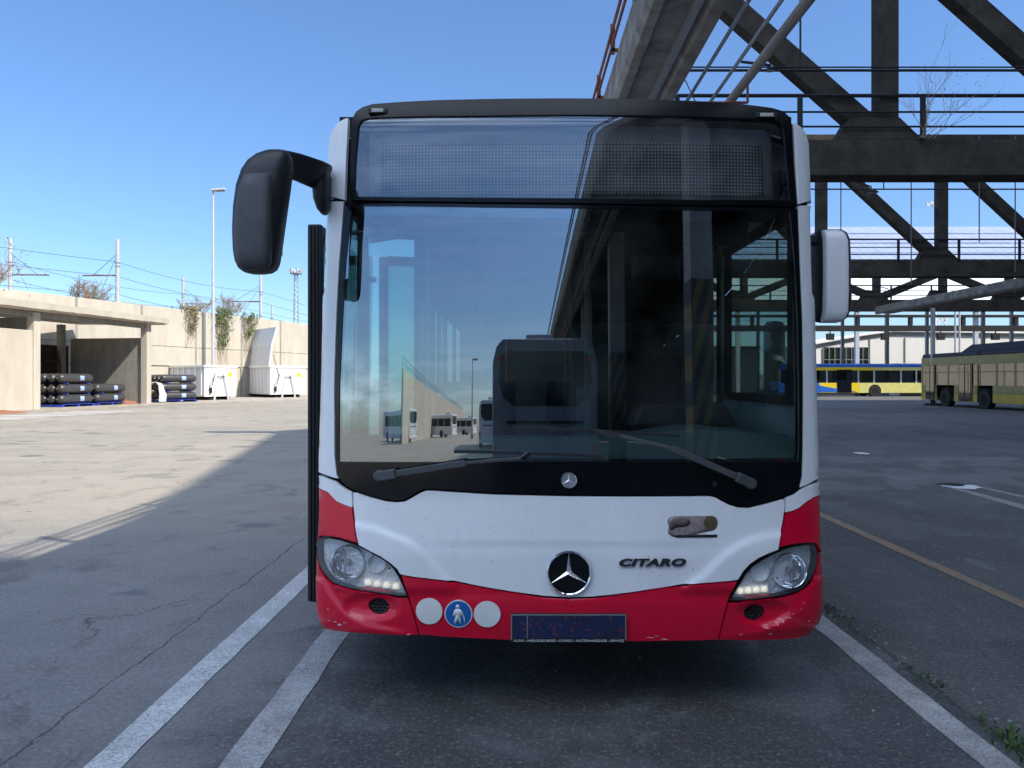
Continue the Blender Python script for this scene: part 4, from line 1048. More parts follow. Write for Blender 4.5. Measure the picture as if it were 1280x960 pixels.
def hazard_mat():
    m = bpy.data.materials.new('hazard_stripes'); m.use_nodes = True; N = m.node_tree.nodes; L = m.node_tree.links; b = N['Principled BSDF']; b.inputs['Roughness'].default_value = .7
    t = N.new('ShaderNodeTexCoord'); s = N.new('ShaderNodeSeparateXYZ'); L.new(t.outputs['Object'], s.inputs[0])
    a = N.new('ShaderNodeMath'); a.operation = 'MULTIPLY_ADD'; a.inputs[1].default_value = -2.2; L.new(s.outputs['X'], a.inputs[0]); L.new(s.outputs['Z'], a.inputs[2])
    f = N.new('ShaderNodeMath'); f.operation = 'FRACT'; d = N.new('ShaderNodeMath'); d.operation = 'MULTIPLY'; d.inputs[1].default_value = 1.5; L.new(a.outputs[0], d.inputs[0]); L.new(d.outputs[0], f.inputs[0])
    g_ = N.new('ShaderNodeMath'); g_.operation = 'GREATER_THAN'; g_.inputs[1].default_value = .5; L.new(f.outputs[0], g_.inputs[0])
    x = N.new('ShaderNodeMix'); x.data_type = 'RGBA'; x.inputs[6].default_value = (.16,.10,.015,1); x.inputs[7].default_value = (.02,.02,.02,1); L.new(g_.outputs[0], x.inputs[0]); L.new(x.outputs[2], b.inputs['Base Color']); return m
MH = hazard_mat()
for i in range(6):
    y_ = -2.9-10*i
    m = MB(); m.box((2.95, y_, 3.2), (.50, .50, 6.4)); m.build('column', M_concg, t)
    m = MB(); m.box((2.95, y_, 1.8), (.52, .52, 2.9)); m.build('hazard_wrap', MH, t)
# grey bus parked with its tail to us, behind the photographer
M_greyp = mat('grey_bus_paint', (.17,.185,.20), .3, var=.05, scale=2, coat=.3)
def tail_bus(x, y, rz, label, body, detailed=True, L_=12):
    t = thing('parked_bus', (0,0,0), label, 'bus', 'buses behind the photographer')
    W_ = 2.5
    m = MB(); m.extr([(-1.25,0,.35),(1.25,0,.35),(1.25,0,2.55),(1.16,0,2.85),(1.0,0,3.0),(-1.0,0,3.0),(-1.16,0,2.85),(-1.25,0,2.55)], (0,-L_,0)); m.build('body', body, t, bev=.05)
    V = [(-.75,.012,1.72),(.75,.012,1.72),(1.0,.012,1.9),(1.10,.012,2.2),(1.04,.012,2.68),(.9,.012,2.76),(-.9,.012,2.76),(-1.04,.012,2.68),(-1.10,.012,2.2),(-1.0,.012,1.9)]
    m = MB(); m.extr(V, (0,-.05,0)); m.build('rear_window', M_gblack, t)
    m = MB(); m.box((0,.01,1.05), (1.7,.03,.62)); m.build('engine_cover', body, t, bev=.02)
    m = MB(); m.box((0,.035,1.42), (1.8,.04,.05)); m.build('trim', M_gap, t)
    for s_ in (-1, 1):
        for z_, r_ in ((2.62,.055),(.95,.07),(.78,.07),(.61,.07)):
            m = MB(); m.lathe([(0,.03),(r_,.02),(r_,-.01)], (1.16*s_*(1 if z_ < 2 else .93), .0, z_), (0,1,0), 12); m.build('tail_lamp', mat('red_lamp', (.55,.02,.01), .2, var=0), t)
    m = MB(); m.box((0,.03,.46), (2.46,.1,.26)); m.build('rear_bumper', body, t, bev=.03)
    m = MB(); m.box((-.1,-1.4,3.08), (.7,1.0,.22)); m.build('roof_unit', M_pole, t, bev=.05)
    for s_ in (-1, 1):
        for i in range(6):
            w_ = MB(); w_.box((1.252*s_, -1.2-1.75*i, 1.95), (.02, 1.62, 1.0)); w_.build('window', M_gblack, t)
        for yy in (-2.8, -L_+2.6):
            m = MB(); m.lathe([(0,-.14),(.3,-.14),(.48,-.12),(.48,.12),(.3,.14),(0,.14)], (1.14*s_, yy, .48), (1,0,0), 20); m.build('wheel', M_rubber, t, smooth=True)
    t.location = (x, y, 0); t.rotation_euler.z = rz; return t
tail_bus(.42, -7.4, 0, 'grey bus parked tail on behind the photographer', M_greyp)
for i, (x, y, rz) in enumerate(((-13,-125,R(-74)), (-14,-92,R(-72)), (-17,-60,R(-60)), (-2.9,-40,R(-4)))):
    tail_bus(x, y, rz, ['farthest white bus of the row behind the photographer', 'middle white bus of the row behind the photographer', 'nearest white bus by the back wall behind the photographer', 'white bus further back behind the grey bus'][i], M_white)
t = thing('boundary_wall', (-17.5, -52, 0), 'high concrete wall with railing behind the photographer on the left', 'wall')
p0 = Vector((-17.5,-52,0)); p1 = Vector((-27,-210,0)); d_ = (p1-p0).normalized(); an = math.atan2(d_.y, d_.x); n = 12; L_ = (p1-p0).length/n
for i in range(n):
    c_ = p0+d_*L_*(i+.5); m = MB(); m.box((c_.x, c_.y, 3.0), (L_-.05, .35, 6.0), rz=an); m.build('panel', M_conc, t)
railing_pts = MB()
for z_ in (6.5, 7.0): railing_pts.tube([(p0.x,p0.y,z_),(p1.x,p1.y,z_)], .03, 5)
for i in range(40): c_ = p0.lerp(p1, i/39); railing_pts.box((c_.x,c_.y,6.5), (.05,.05,1.0))
railing_pts.build('railing', M_dsteel, t)
for i,(x,y,h_) in enumerate(((-9,-80,9),(-5,-95,11),(-3,-120,12))): street_lamp(x, y, h_, ['nearest','middle','farthest'][i]+' street lamp behind the photographer')

# weeds in the joint beside the bay
wdm = MB()
for cy_, n, s_ in ((3.1,120,1.3),(3.28,60,1.0),(3.9,16,.6),(4.05,18,.6),(4.95,24,.6),(5.2,26,.7),(5.5,12,.5),(6.3,16,.6),(7.4,16,.6)):
    for i in range(n):
        bx_ = 2.10+random.gauss(.02,.035); by = cy_+random.gauss(0,.09*s_); h_ = random.uniform(.012,.05)*s_; a = random.uniform(0,6.28); lw_ = random.uniform(.004,.009)
        d_ = Vector((math.cos(a), math.sin(a), 0)); s2 = Vector((-d_.y, d_.x, 0)); b0 = Vector((bx_, by, .001)); mid = b0+d_*h_*.5+Vector((0,0,h_*.8)); tip = b0+d_*h_*1.2+Vector((0,0,h_*.9))
        wdm.add([b0-s2*lw_*.4, b0+s2*lw_*.4, mid+s2*lw_, tip, mid-s2*lw_], [(0,1,2,4),(2,3,4)])
tag(wdm.build('joint_weeds', M_weed), kind='stuff')
grit = MB()
for i in range(240):
    x = random.choice((random.gauss(2.16,.05), random.uniform(-4,4))); y = random.uniform(2.9, 9); s_ = random.uniform(.003,.008)
    grit.box((x, y, s_*.4), (s_*2, s_*1.4, s_), rz=random.uniform(0,3))
tag(grit.build('grit', mat('pale_grit', (.42,.40,.36), .9, var=.2, scale=50)), kind='stuff')
# columns carrying the runway beam where the girders meet it
for y_ in (16.7, 33.6, 50.4, 67.0):
    m = MB(); m.box((2.04, y_, 2.97), (.6, .7, 5.92)); m.build('column', M_concg, bpy.data.objects['runway_beam'], bev=.02)
# ================================================================ the white and red city bus
YF = 3.50; BCX = 0.252; BL = 12.0
NEXP = 5.2; ACOR = .27
def Wd(z):
    w_ = 1.205
    if z > 1.15: w_ -= .0205*(z-1.15)
    if z < .5: w_ -= .10*((.5-z)/.2)**2*.6
    return w_
def zprof(z):
    y = .031*max(0, z-1.0)
    if z > 2.72: y += .10*((z-2.72)/.25)**2.2
    if z < .55: y += .025*((.55-z)/.25)**2
    if z < 1.0: y -= .02*min(1, (1.0-z)/.25)
    return y
CRL = [(448,653),(470,657),(489.5,665),(507,671),(519,678),(532,689),(542.6,702),(556,716),(568,727)]
CRR = [(971,663.7),(948,668),(925.8,675.6),(911,685),(899,694),(889,703),(880.6,713),(866,723),(852,732)]
def S0(x, z):
    t = min(1.0, abs(x-BCX)/Wd(z))
    return YF + .032*t*t + ACOR*(1-(1-t**NEXP)**(1/NEXP)) + zprof(z)
def PX(px, py):
    """photograph place -> (x,z) on the bus front"""
    Y = 3.6; k = (px-PX0)/F; q = (PY0-py)/F
    for _ in range(40):
        x = k*Y; z = EYE+q*Y; W_ = Wd(z)
        if abs(x-BCX) > W_*.985: x = BCX+math.copysign(W_*.985, x-BCX)
        Yn = S0(x, z); Y = Y*.5+Yn*.5
    return (k*Y if abs(k*Y-BCX) < W_*.985 else x, EYE+q*Y)
def EDGE(side, py):
    """the same height at the very edge of the front"""
    z = EYE+(PY0-py)/F*(YF+.28); return (BCX+side*Wd(z)*.9995, z)
def MP(L): return [EDGE(-1, p[1]) if p[0] == 'L' else EDGE(1, p[1]) if p[0] == 'R' else PX(*p) for p in L]
pCRL = [PX(*p) for p in CRL]; pCRR = [PX(*p) for p in CRR]
def sideof(x, z, P, s_):
    """signed distance to an open polyline, positive on the lamp side"""
    d = segd(x, z, P, closed=False)
    # compare z with the interpolated line height
    Q = sorted(P)
    if x <= Q[0][0]: zl = Q[0][1]
    elif x >= Q[-1][0]: zl = Q[-1][1]-(x-Q[-1][0])*1.2*(1 if s_ < 0 else 0)
    else:
        zl = Q[0][1]
        for a, b_ in zip(Q[:-1], Q[1:]):
            if a[0] <= x <= b_[0]: zl = a[1]+(b_[1]-a[1])*(x-a[0])/max(1e-6, b_[0]-a[0])
    return d if z < zl else -d
def sst(x): x = max(0, min(1, x)); return x*x*(3-2*x)
RDL = [PX(*p) for p in ((402,716),(412,735),(425,754),(440,768),(458,777),(480,783),(508,788))]; RDR = [PX(*p) for p in ((1018,716),(1009,735),(996,754),(982,769),(964,779),(940,786),(914,791))]
zc0 = PX(711, 680)[1]; FOGL = PX(473, 758.5); FOGR = PX(944, 766.5)
def S(x, z):
    y = S0(x, z)
    # relief of the apron: panel sinks towards the lamps, shallow crease across the middle
    if .55 < z < 1.0:
        if x < pCRL[-1][0]+.05 and x > pCRL[0][0]-.12:
            y -= .014*sst((sideof(x, z, pCRL, -1)+.004)/.026)*sst((pCRL[-1][0]+.04-x)/.06)*sst((z-.565)/.04)
        if x > pCRR[-1][0]-.05 and x < pCRR[0][0]+.12:
            y -= .014*sst((sideof(x, z, pCRR, 1)+.004)/.026)*sst((x-pCRR[-1][0]+.04)/.06)*sst((z-.565)/.04)
        fade = sst((.72-abs(x-BCX))/.25)
        y += .004*fade*sst((zc0-z+.006)/.012)
    if z < .62:
        for (fx_, fz_), s_ in ((FOGL, 1), (FOGR, -1)):
            u = (x-fx_+s_*.035)/(.135); v = (z-fz_)/.062
            y += .024*max(0, 1-(u*u+v*v)**1.5)
        # flared lip under each lamp running down to the bumper corner
        for P_, s_ in ((RDL, -1), (RDR, 1)):
            if s_*(x-BCX) > .66:
                y -= .011*sst((sideof(x, z, P_, s_)+.004)/.022)*sst((s_*(x-BCX)-.66)/.10)*sst((z-.36)/.05)
    return y
def xs_front(step):
    out = []; x = 0.0; W_ = 1.275
    while x < W_*.90: out.append(x); x += step
    th = .90
    while th < .9995: out.append(W_*th); th += (1-th)*.22+.0012
    return sorted([BCX+v for v in out]+[BCX-v for v in out if v > 0])
bus = thing('city_bus', (BCX, YF, 0), 'white and red city bus parked facing us in the foreground bay', 'bus')
def fpanel(name, P, m, off=0.0, thick=.012, step=.03, holes=(), bev=.003, parent=None, label=None, world=False, ang=32, relief=True):
    O = P if world else MP(P); H = [h if world else MP(h) for h in holes]
    SF = S if relief else S0
    fm = lambda x, z: (x, SF(x, z)-off, z)
    V, Fc = cdt(O, H, step, fm, xs=xs_front(step))
    return sheet(name, V, Fc, m, parent or bus, thick, bev, ang=ang, label=label)

# outlines in the photograph
HEADER = [(438,250),(437.8,200),(439.5,158),(441,147),(445,139.5),(453,134),(466,130),(500,127.5),(549,125),(630,123.3),(709,122.8),(800,123.8),(868,126.2),(930,130.3),(966,135),(979,139),(987,146),(990,156),(992,200),(996.5,258.5),(880,256.5),(740,254),(600,252.5),(500,251.5)]
DISP = [(442.5,246),(444,200),(448,157),(452,150),(460,147.5),(600,144.5),(717,143.3),(850,145),(960,149.5),(974,151.5),(980,160),(984,200),(988,251),(880,250),(740,248),(600,247),(500,246.5)]
WS_OUT = [(430.5,253),(432,256),(500,254),(600,255),(740,256.5),(880,259),(997,261),(999.5,330),(1002.5,400),(1003.5,480),(1003,560),(1002,596),(999,608.5),(990,616),(981,621),(960,627),(936,632.6),(924,632),(913,628.5),(903,623.5),(896,619.3),(888,617.8),(800,618.5),(710,618),(620,616),(540,611),(530,611),(523,614),(512,621),(505,624.6),(495,625.6),(482,624),(462,619),(444,613),(434,608),(426,600.5),(421.5,592),(419.5,570),(418.5,480),(421,400),(424.5,330),(428.5,280)]
WS_GL = [(440,258),(600,259),(740,260.5),(880,263),(988,264.5),(994,330),(997.5,400),(999,480),(999,560),(998,577),(850,577.5),(710,577.5),(560,577.5),(424,577),(424,540),(424.5,480),(428,400),(432,330),(436,290)]
APRON = [(441.5,616),(444,615.5),(462,621.5),(482,626.5),(495,628),(506,627),(514,623),(525,616.5),(532,613.5),(540,613.5),(620,618.5),(710,620.5),(800,621),(887,620.3),(894,621.8),(901,626),(911,631),(923,634.5),(937,635),(960,629.5),(979,624),(980.5,630),(978,650),(973.5,672),(971,686),(960,690),(947,696),(936,703.5),(928,712),(921,723.5),(905,725.3),(880,727.3),(854,729.8),(835,733),(814,736.2),(790,740),(766,743),(740,745.5),(711,746.5),(680,744.6),(660,742),(635.6,738.5),(600,732.5),(567,725.5),(540,722.3),(516,719.3),(501,716.5),(497,709.5),(488,702),(476,694),(462,687),(449.5,680),(447,670),(444,650),(442,630)]
CORL_W = [('L',596),(394,594.5),(404,596),(419,602),(424,606.5),(432,611.5),(439.7,615.5),(440.2,634),(431,631),(420.5,626),(410,615),(401,611),(392.6,608.5),('L',608.5)]
CORL_R = [('L',609.5),(392.6,609.5),(401,612),(410,616),(420.5,627),(431,632),(440.2,635),(441.5,650),(444.5,670),(447,679),(438,676.5),(425.8,672.5),(410,669.8),(402,669.6),(397,671),(394.5,676),('L',676)]
CORR_W = [('R',602),(1024,603),(1014,606),(1004,611),(995,618),(982.5,622.5),(982,640.5),(990,638.5),(997.5,635.5),(1008,627),(1017,621.5),(1025,618),('R',618)]
CORR_R = [('R',619),(1025,619.5),(1017,622.8),(1008,628.5),(997.5,637),(990,640),(982,642),(980,655),(976,672),(973.5,684.5),(985,681),(1000,678.4),(1015,677.6),(1021,679.5),(1023,684),('R',684)]
LAMP_L = [(396.5,676),(398.5,672.5),(403,671.3),(412,671.5),(425.8,674.3),(438,678),(449.7,682.5),(463,689.5),(476,696.5),(486,703.5),(493,710.5),(499,720),(505,733),(509.5,744.5),(500,744.7),(480,742),(463,739.5),(444,736.5),(426,732),(417,728),(409,721),(402,711),(397.5,699),(395,688)]
LAMP_R = [(1019.5,681),(1016,679.6),(1008,679.8),(992,682.2),(978,686.5),(965.6,692),(951,700),(939,708),(931,717),(924,729),(916,742),(911.5,750.5),(925,750.2),(945,748.5),(965.6,746),(983,742.5),(997.5,738),(1006,732),(1013.4,723),(1018,713),(1020.5,704),(1021.5,692)]
BUMP_C = [(503,718.5),(516,721.2),(540,724.2),(567,727.5),(600,734.5),(635.6,740.5),(660,744),(680,746.8),(711,748.6),(740,747.6),(766,745),(790,742),(814,738.3),(835,735),(854,732),(880,729.3),(905,727.3),(919.5,725.8),(914,738),(909,751.5),(905,765),(900,785),(896.5,798.5),(880,799.6),(800,800.8),(710,801),(620,798.5),(560,795.2),(524.5,792.5),(521,778),(516,760),(511.5,745),(507,731)]
BUMP_L = [('L',676),(393,677),(393.2,688),(395.5,700),(400.5,713),(408,724),(416,730.5),(426,734.5),(444,739),(463,742),(480,744.5),(500,747.3),(510,747.5),(514.5,761),(519.5,778),(522.8,792.8),(500,792.6),(470,791.5),(440,789.5),(420,787.5),(404,783.5),(396,775),('L',768)]
BUMP_R = [('R',684),(1023.5,692),(1022.5,704),(1020,714),(1015,725),(1008,734),(998,741),(983,745.5),(965.6,749),(945,751.5),(925,753.2),(911,753.5),(907,766),(902,785),(898.5,799),(940,799.8),(979,798.5),(1000,796),(1014,791),(1019,780),('R',770)]
TOPL = [('L',250),(413.8,250),(411.5,215),(410.3,193),(411.5,173),(416,162),(422,153.5),(430,149),(435,147.5),(434.5,160),(432.5,200),(430.5,250)]
LOWL = [('L',252),(414,252),(429.5,252),(427.5,280),(423.5,330),(420,400),(417.5,480),(418,570),(420.3,592),(422.5,598),(416,596.5),(404,592.5),(398,590),('L',588)]
TOPR = [('R',256),(1013.8,255.5),(1013,212),(1011,179),(1007,166),(1002,159),(996,155),(992,153.5),(993.5,165),(995,200),(998.3,255.5)]
LOWR = [('R',258),(1015,257.5),(998.8,257.5),(1001.5,330),(1004.2,400),(1005.2,480),(1004.8,560),(1003.6,597),(1000.5,609),(1010,605),(1018,600.5),(1022,598),('R',596)]
# dark backing shell with the glass and display openings left open
zb = .345
back = [('L',768),(404,783.5),(560,794),(710,799),(860,798),(1014,790),('R',770),('R',500),('R',300),('R',200),(1004,190),(992,172),(975,150),(709,130),(460,146),(444,170),(425,190),('L',220),('L',400),('L',600)]
fpanel('front_shell', back, M_gap, off=-.034, thick=.012, step=.05, holes=[WS_GL, DISP, LAMP_L, LAMP_R], bev=0)
fpanel('header_panel', HEADER, M_header, thick=.03, step=.03, holes=[DISP], bev=.006)
dg_ = fpanel('destination_display_glass', [(a+(709-a)*-.001, b_) for a, b_ in DISP], M_dispg, off=-.010, thick=0, step=.03, bev=0)
# LED matrix behind the display glass
def led_mat():
    m = bpy.data.materials.new('led_matrix'); m.use_nodes = True; N = m.node_tree.nodes; L = m.node_tree.links; b = N['Principled BSDF']; b.inputs['Roughness'].default_value = .5
    t = N.new('ShaderNodeTexCoord'); mp_ = N.new('ShaderNodeMapping'); mp_.inputs['Scale'].default_value = (1/.0158, 1, 1/.0158); L.new(t.outputs['Object'], mp_.inputs['Vector'])
    s = N.new('ShaderNodeSeparateXYZ'); L.new(mp_.outputs[0], s.inputs[0]); o_ = []
    for k in ('X', 'Z'):
        f = N.new('ShaderNodeMath'); f.operation = 'FRACT'; L.new(s.outputs[k], f.inputs[0])
        p = N.new('ShaderNodeMath'); p.operation = 'SUBTRACT'; p.inputs[1].default_value = .5; L.new(f.outputs[0], p.inputs[0])
        q = N.new('ShaderNodeMath'); q.operation = 'MULTIPLY'; L.new(p.outputs[0], q.inputs[0]); L.new(p.outputs[0], q.inputs[1]); o_.append(q)
    ad = N.new('ShaderNodeMath'); L.new(o_[0].outputs[0], ad.inputs[0]); L.new(o_[1].outputs[0], ad.inputs[1])
    mr = N.new('ShaderNodeMapRange'); mr.inputs['From Min'].default_value = .10; mr.inputs['From Max'].default_value = .055; L.new(ad.outputs[0], mr.inputs['Value'])
    x = N.new('ShaderNodeMix'); x.data_type = 'RGBA'; x.inputs[6].default_value = (.085,.088,.095,1); x.inputs[7].default_value = (.42,.42,.40,1); L.new(mr.outputs[0], x.inputs[0]); L.new(x.outputs[2], b.inputs['Base Color']); return m
fpanel('display_housing', [(457,246),(458,160),(463,154.5),(600,151.5),(717,150.5),(850,152.5),(962,157),(970,163),(973,247.5),(740,247)], mat('display_housing_grey', (.26,.265,.275), .6, var=.05), off=-.075, thick=.01, step=.06, bev=0)
fpanel('led_matrix', [(472,240),(473,174),(600,172.5),(717,172),(850,173.5),(958,177),(961,241.5),(850,241),(717,240.5),(600,240.5)], led_mat(), off=-.066, thick=.004, step=.06, bev=0)
m = MB(); m.box((BCX, YF+.42, 2.66), (2.3, .02, .45)); m.build('display_box', M_gap, bus)
# windscreen: black printed surround, glass, lower cover
fpanel('windscreen_surround', WS_OUT, M_gblack, off=-.002, thick=.012, step=.03, holes=[WS_GL], bev=.004)
ws = fpanel('windscreen', WS_GL, M_glass, off=-.006, thick=0, step=.03, bev=0)
fpanel('sun_band', [(446,259.5),(600,260),(740,261.5),(880,264),(987,265.5),(988,280),(850,276),(709,273),(560,270),(446,268.5)], glass('sun_band_tint', (.10,.16,.24), .22), off=-.010, thick=0, step=.05, bev=0)
fpanel('pillar_cover', TOPL, M_white, off=.002, thick=.02, bev=.004); fpanel('pillar_cover', TOPR, M_white, off=.002, thick=.02, bev=.004)
fpanel('pillar_cover', LOWL, M_white, off=.002, thick=.02, bev=.004); fpanel('pillar_cover', LOWR, M_white, off=.002, thick=.02, bev=.004)
fpanel('front_flap', APRON, M_white, off=.004, thick=.02, step=.016, bev=.005, ang=60, label='white front flap below the windscreen')
fpanel('corner_panel', CORL_W, M_white, relief=False, off=.002, thick=.02, step=.02, label='white upper part of the left corner panel'); fpanel('corner_panel', CORR_W, M_white, relief=False, off=.002, thick=.02, step=.02, label='white upper part of the right corner panel')
fpanel('corner_panel', CORL_R, M_red, relief=False, off=.002, thick=.02, step=.02, label='red lower part of the left corner panel'); fpanel('corner_panel', CORR_R, M_red, relief=False, off=.002, thick=.02, step=.02, label='red lower part of the right corner panel')
bc = fpanel('front_bumper', BUMP_C, M_red, off=.006, thick=.03, step=.018, bev=.005, ang=60)
def ell(c, rx, rz_, n=28): return [(c[0]+rx*math.cos(2*math.pi*k/n), c[1]+rz_*math.sin(2*math.pi*k/n)) for k in range(n)]
for nm, P, fg in (('L', BUMP_L, FOGL), ('R', BUMP_R, FOGR)):
    h_ = ell(fg, .050, .0365)
    fpanel('bumper_corner', MP(P), M_red, off=.005, thick=.03, step=.013, holes=[h_], bev=.004, ang=60, world=True)
    fpanel('grille_back', ell(fg, .052, .038), M_gap, off=-.022, thick=.004, step=.03, bev=0, world=True)
    # honeycomb mesh
    hs = []; r_ = .0058
    for i in range(-5, 6):
        for j in range(-4, 5):
            cx_ = fg[0]+i*.0155+(j % 2)*.00775; cz_ = fg[1]+j*.0134
            if ((cx_-fg[0])/.043)**2+((cz_-fg[1])/.030)**2 < 1: hs.append([(cx_+r_*math.cos(R(30+60*k)), cz_+r_*math.sin(R(30+60*k))) for k in range(6)])
    fpanel('speaker_grille', ell(fg, .051, .0372), M_bplast, off=-.008, thick=.006, step=.02, holes=hs, bev=0, world=True)
# lower skirt edge below the bumper
m = MB(); m.box((BCX, YF+.50, .36), (2.2, .5, .05)); m.build('undertray', M_gap, bus)

# decals, plate, lettering
def disc(px, py, r_, m_, off, name='decal', n=36, parent=None):
    c = PX(px, py); return fpanel(name, ell(c, r_, r_, n), m_, off=off, thick=0, step=.03, bev=0, world=True, parent=parent)
M_dw = mat('white_vinyl', (.78,.78,.76), .4, var=.06, scale=9); M_db = mat('blue_vinyl', (.01,.13,.42), .35, var=.05)
disc(536.8, 763, .0605, M_dw, .0125); disc(609, 766.7, .0605, M_dw, .0125)
d2 = disc(573.3, 766.3, .0635, M_dw, .0125); disc(573.3, 766.3, .0585, M_db, .014, 'decal_field', parent=d2)
# white pictogram of a walking person with a cane
c = PX(573.3, 766.3); W_ = mat('white_vinyl', (.78,.78,.76))
def pic(P, name='pictogram'):
    Q = [(c[0]+a*.00355, c[1]-b_*.00355) for a, b_ in P]
    if sum(Q[i][0]*Q[(i+1) % len(Q)][1]-Q[(i+1) % len(Q)][0]*Q[i][1] for i in range(len(Q))) < 0: Q.reverse()
    fpanel(name, Q, W_, off=.0155, thick=.001, step=.02, bev=0, world=True, parent=d2)
pic([(-1+2.6*math.cos(t_*.5), -9.5+2.6*math.sin(t_*.5)) for t_ in range(12)])
pic([(-3.5,-6.5),(2,-6.5),(4.5,-3.5),(7.5,3),(6,4),(2.5,-.5),(2.2,3),(3.8,12.5),(1.2,12.5),(-.8,5.5),(-3.2,12.5),(-6,12),(-3.6,3.5),(-3.6,-1),(-5.5,3.2),(-7.2,2.2),(-5.5,-4.5)])
pic([(6.3,2.5),(7.2,2.4),(9,12.6),(8.2,12.8)])
# number plate frame, plate and the dealer line
pc = MP([(638.5,765.5),(782,767.5),(781.5,799),(639,797)])
rec = lambda x0, x1, z0, z1: [(x0,z0),(x1,z0),(x1,z1),(x0,z1)]
x0, x1, z0, z1 = pc[0][0], pc[1][0], pc[2][1]-.002, pc[0][1]
yp = S(BCX, .45)-.020
def flat(name, x0, x1, z0, z1, y, m_, th=.004, parent=None, bev=.001):
    q = MB(); q.box(((x0+x1)/2, y+th/2, (z0+z1)/2), (x1-x0, th, z1-z0)); return q.build(name, m_, parent or bus, bev=bev)
npl = flat('number_plate_frame', x0, x1, z0, z1, yp-.004, M_bplast, .022, bev=.004)
fr = MB(); 
for a, b_, c0, c1 in ((x0+.001,x1-.001,z1-.006,z1-.001),(x0+.001,x0+.006,z0+.012,z1-.006),(x1-.006,x1-.001,z0+.012,z1-.006)): fr.box(((a+b_)/2, yp-.006, (c0+c1)/2), (b_-a, .004, c1-c0))
fr.build('frame_bead', M_steel, npl)
def plate_mat():
    m = bpy.data.materials.new('covered_plate'); m.use_nodes = True; N = m.node_tree.nodes; L = m.node_tree.links; b = N['Principled BSDF']; b.inputs['Roughness'].default_value = .35
    t = N.new('ShaderNodeTexCoord'); v = N.new('ShaderNodeTexVoronoi'); v.distance = 'CHEBYCHEV'; v.inputs['Scale'].default_value = 75; L.new(t.outputs['Object'], v.inputs['Vector'])
    s = N.new('ShaderNodeSeparateColor'); L.new(v.outputs['Color'], s.inputs[0])
    mr = N.new('ShaderNodeMapRange'); mr.inputs['From Min'].default_value = .78; mr.inputs['From Max'].default_value = .82; L.new(s.outputs[0], mr.inputs['Value'])
    d = N.new('ShaderNodeMapRange'); d.inputs['From Min'].default_value = .42; d.inputs['From Max'].default_value = .25; L.new(v.outputs['Distance'], d.inputs['Value'])
    ml = N.new('ShaderNodeMath'); ml.operation = 'MULTIPLY'; L.new(mr.outputs[0], ml.inputs[0]); L.new(d.outputs[0], ml.inputs[1])
    n = N.new('ShaderNodeTexNoise'); n.inputs['Scale'].default_value = 9; L.new(t.outputs['Object'], n.inputs['Vector'])
    a = N.new('ShaderNodeMix'); a.data_type = 'RGBA'; a.inputs[6].default_value = (.006,.030,.11,1); a.inputs[7].default_value = (.022,.014,.022,1); L.new(n.outputs['Fac'], a.inputs[0])
    x = N.new('ShaderNodeMix'); x.data_type = 'RGBA'; x.inputs[7].default_value = (.16,.035,.045,1); L.new(a.outputs[2], x.inputs[6]); L.new(ml.outputs[0], x.inputs[0]); L.new(x.outputs[2], b.inputs['Base Color']); return m
flat('number_plate', x0+.010, x1-.010, z0+.018, z1-.009, yp-.0075, plate_mat(), .003, npl)
flat('plate_divider', x0+.073, x0+.077, z0+.018, z1-.009, yp-.0090, M_steel, .002, npl)
def letters(name, txt, size, cx_, cz_, y_or_none, m_, parent, shear=0, sx_=1, extrude=.0015, offset=0, off=.012, spacing=1):
    V, Fc = text_mesh(txt, size, shear, extrude, spacing, offset, sx_)
    q = MB(); q.add([(cx_+v.x, (y_or_none if y_or_none is not None else S(cx_+v.x, cz_+v.y)-off)-v.z, cz_+v.y) for v in V], Fc)
    return q.build(name, m_, parent)
letters('dealer_lettering', 'AUTO - MERCEDES-BENZ - CITARO - NUTZFAHRZEUGE - SERVICE', .0145, (x0+x1)/2, z0+.007, yp-.0065, M_dw, npl, extrude=.0005, sx_=1.16)
# model lettering
cc = PX(813.5, 703)
letters('model_lettering', 'CITARO', .044, cc[0], cc[1], None, mat('dark_chrome_letters', (.10,.10,.11), .22, metal=.8, var=0), bus, shear=.25, sx_=1.78, extrude=.003, offset=.0022, spacing=1.08, off=.012)
# star emblem
def emblem(px, py, r_, off, parent=None, name='star_emblem', small=False):
    c = PX(px, py); y0 = S(*c)-off
    t_ = MB(); n = 48; pr = [(r_*.90,-.004),(r_*.91,.010),(r_*.955,.014),(r_*1.0,.008),(r_*1.0,-.006)]
    sc_ = .45 if small else 1
    t_.lathe([(a, b_*sc_) for a, b_ in pr], (c[0], y0, c[1]), (0,-1,0), n); e = t_.build(name, M_chrome, parent or bus, smooth=True)
    q = MB(); q.lathe([(0,.0015),(r_*.905,.0015),(r_*.905,-.004)], (c[0], y0, c[1]), (0,-1,0), n); q.build('emblem_field', M_gblack if not small else M_steel, e)
    s_ = MB(); ctr = Vector((c[0], y0-.013*sc_, c[1])); base = Vector((c[0], y0-.002, c[1])); L_ = r_*.92
    for k in range(3):
        a = R(90+120*k); d_ = Vector((math.cos(a), 0, math.sin(a))); l1 = Vector((math.cos(a+R(60)), 0, math.sin(a+R(60)))); l2 = Vector((math.cos(a-R(60)), 0, math.sin(a-R(60))))
        tip = base+d_*L_+Vector((0,-.002,0)); s_.add([ctr, base+l1*r_*.125, tip, base+l2*r_*.125], [(0,1,2),(0,2,3)])
    s_.build('star', M_chrome, e); return e
emblem(711, 715.5, .101, .010)
emblem(711, 600.3, .0375, .004, name='badge', small=True)
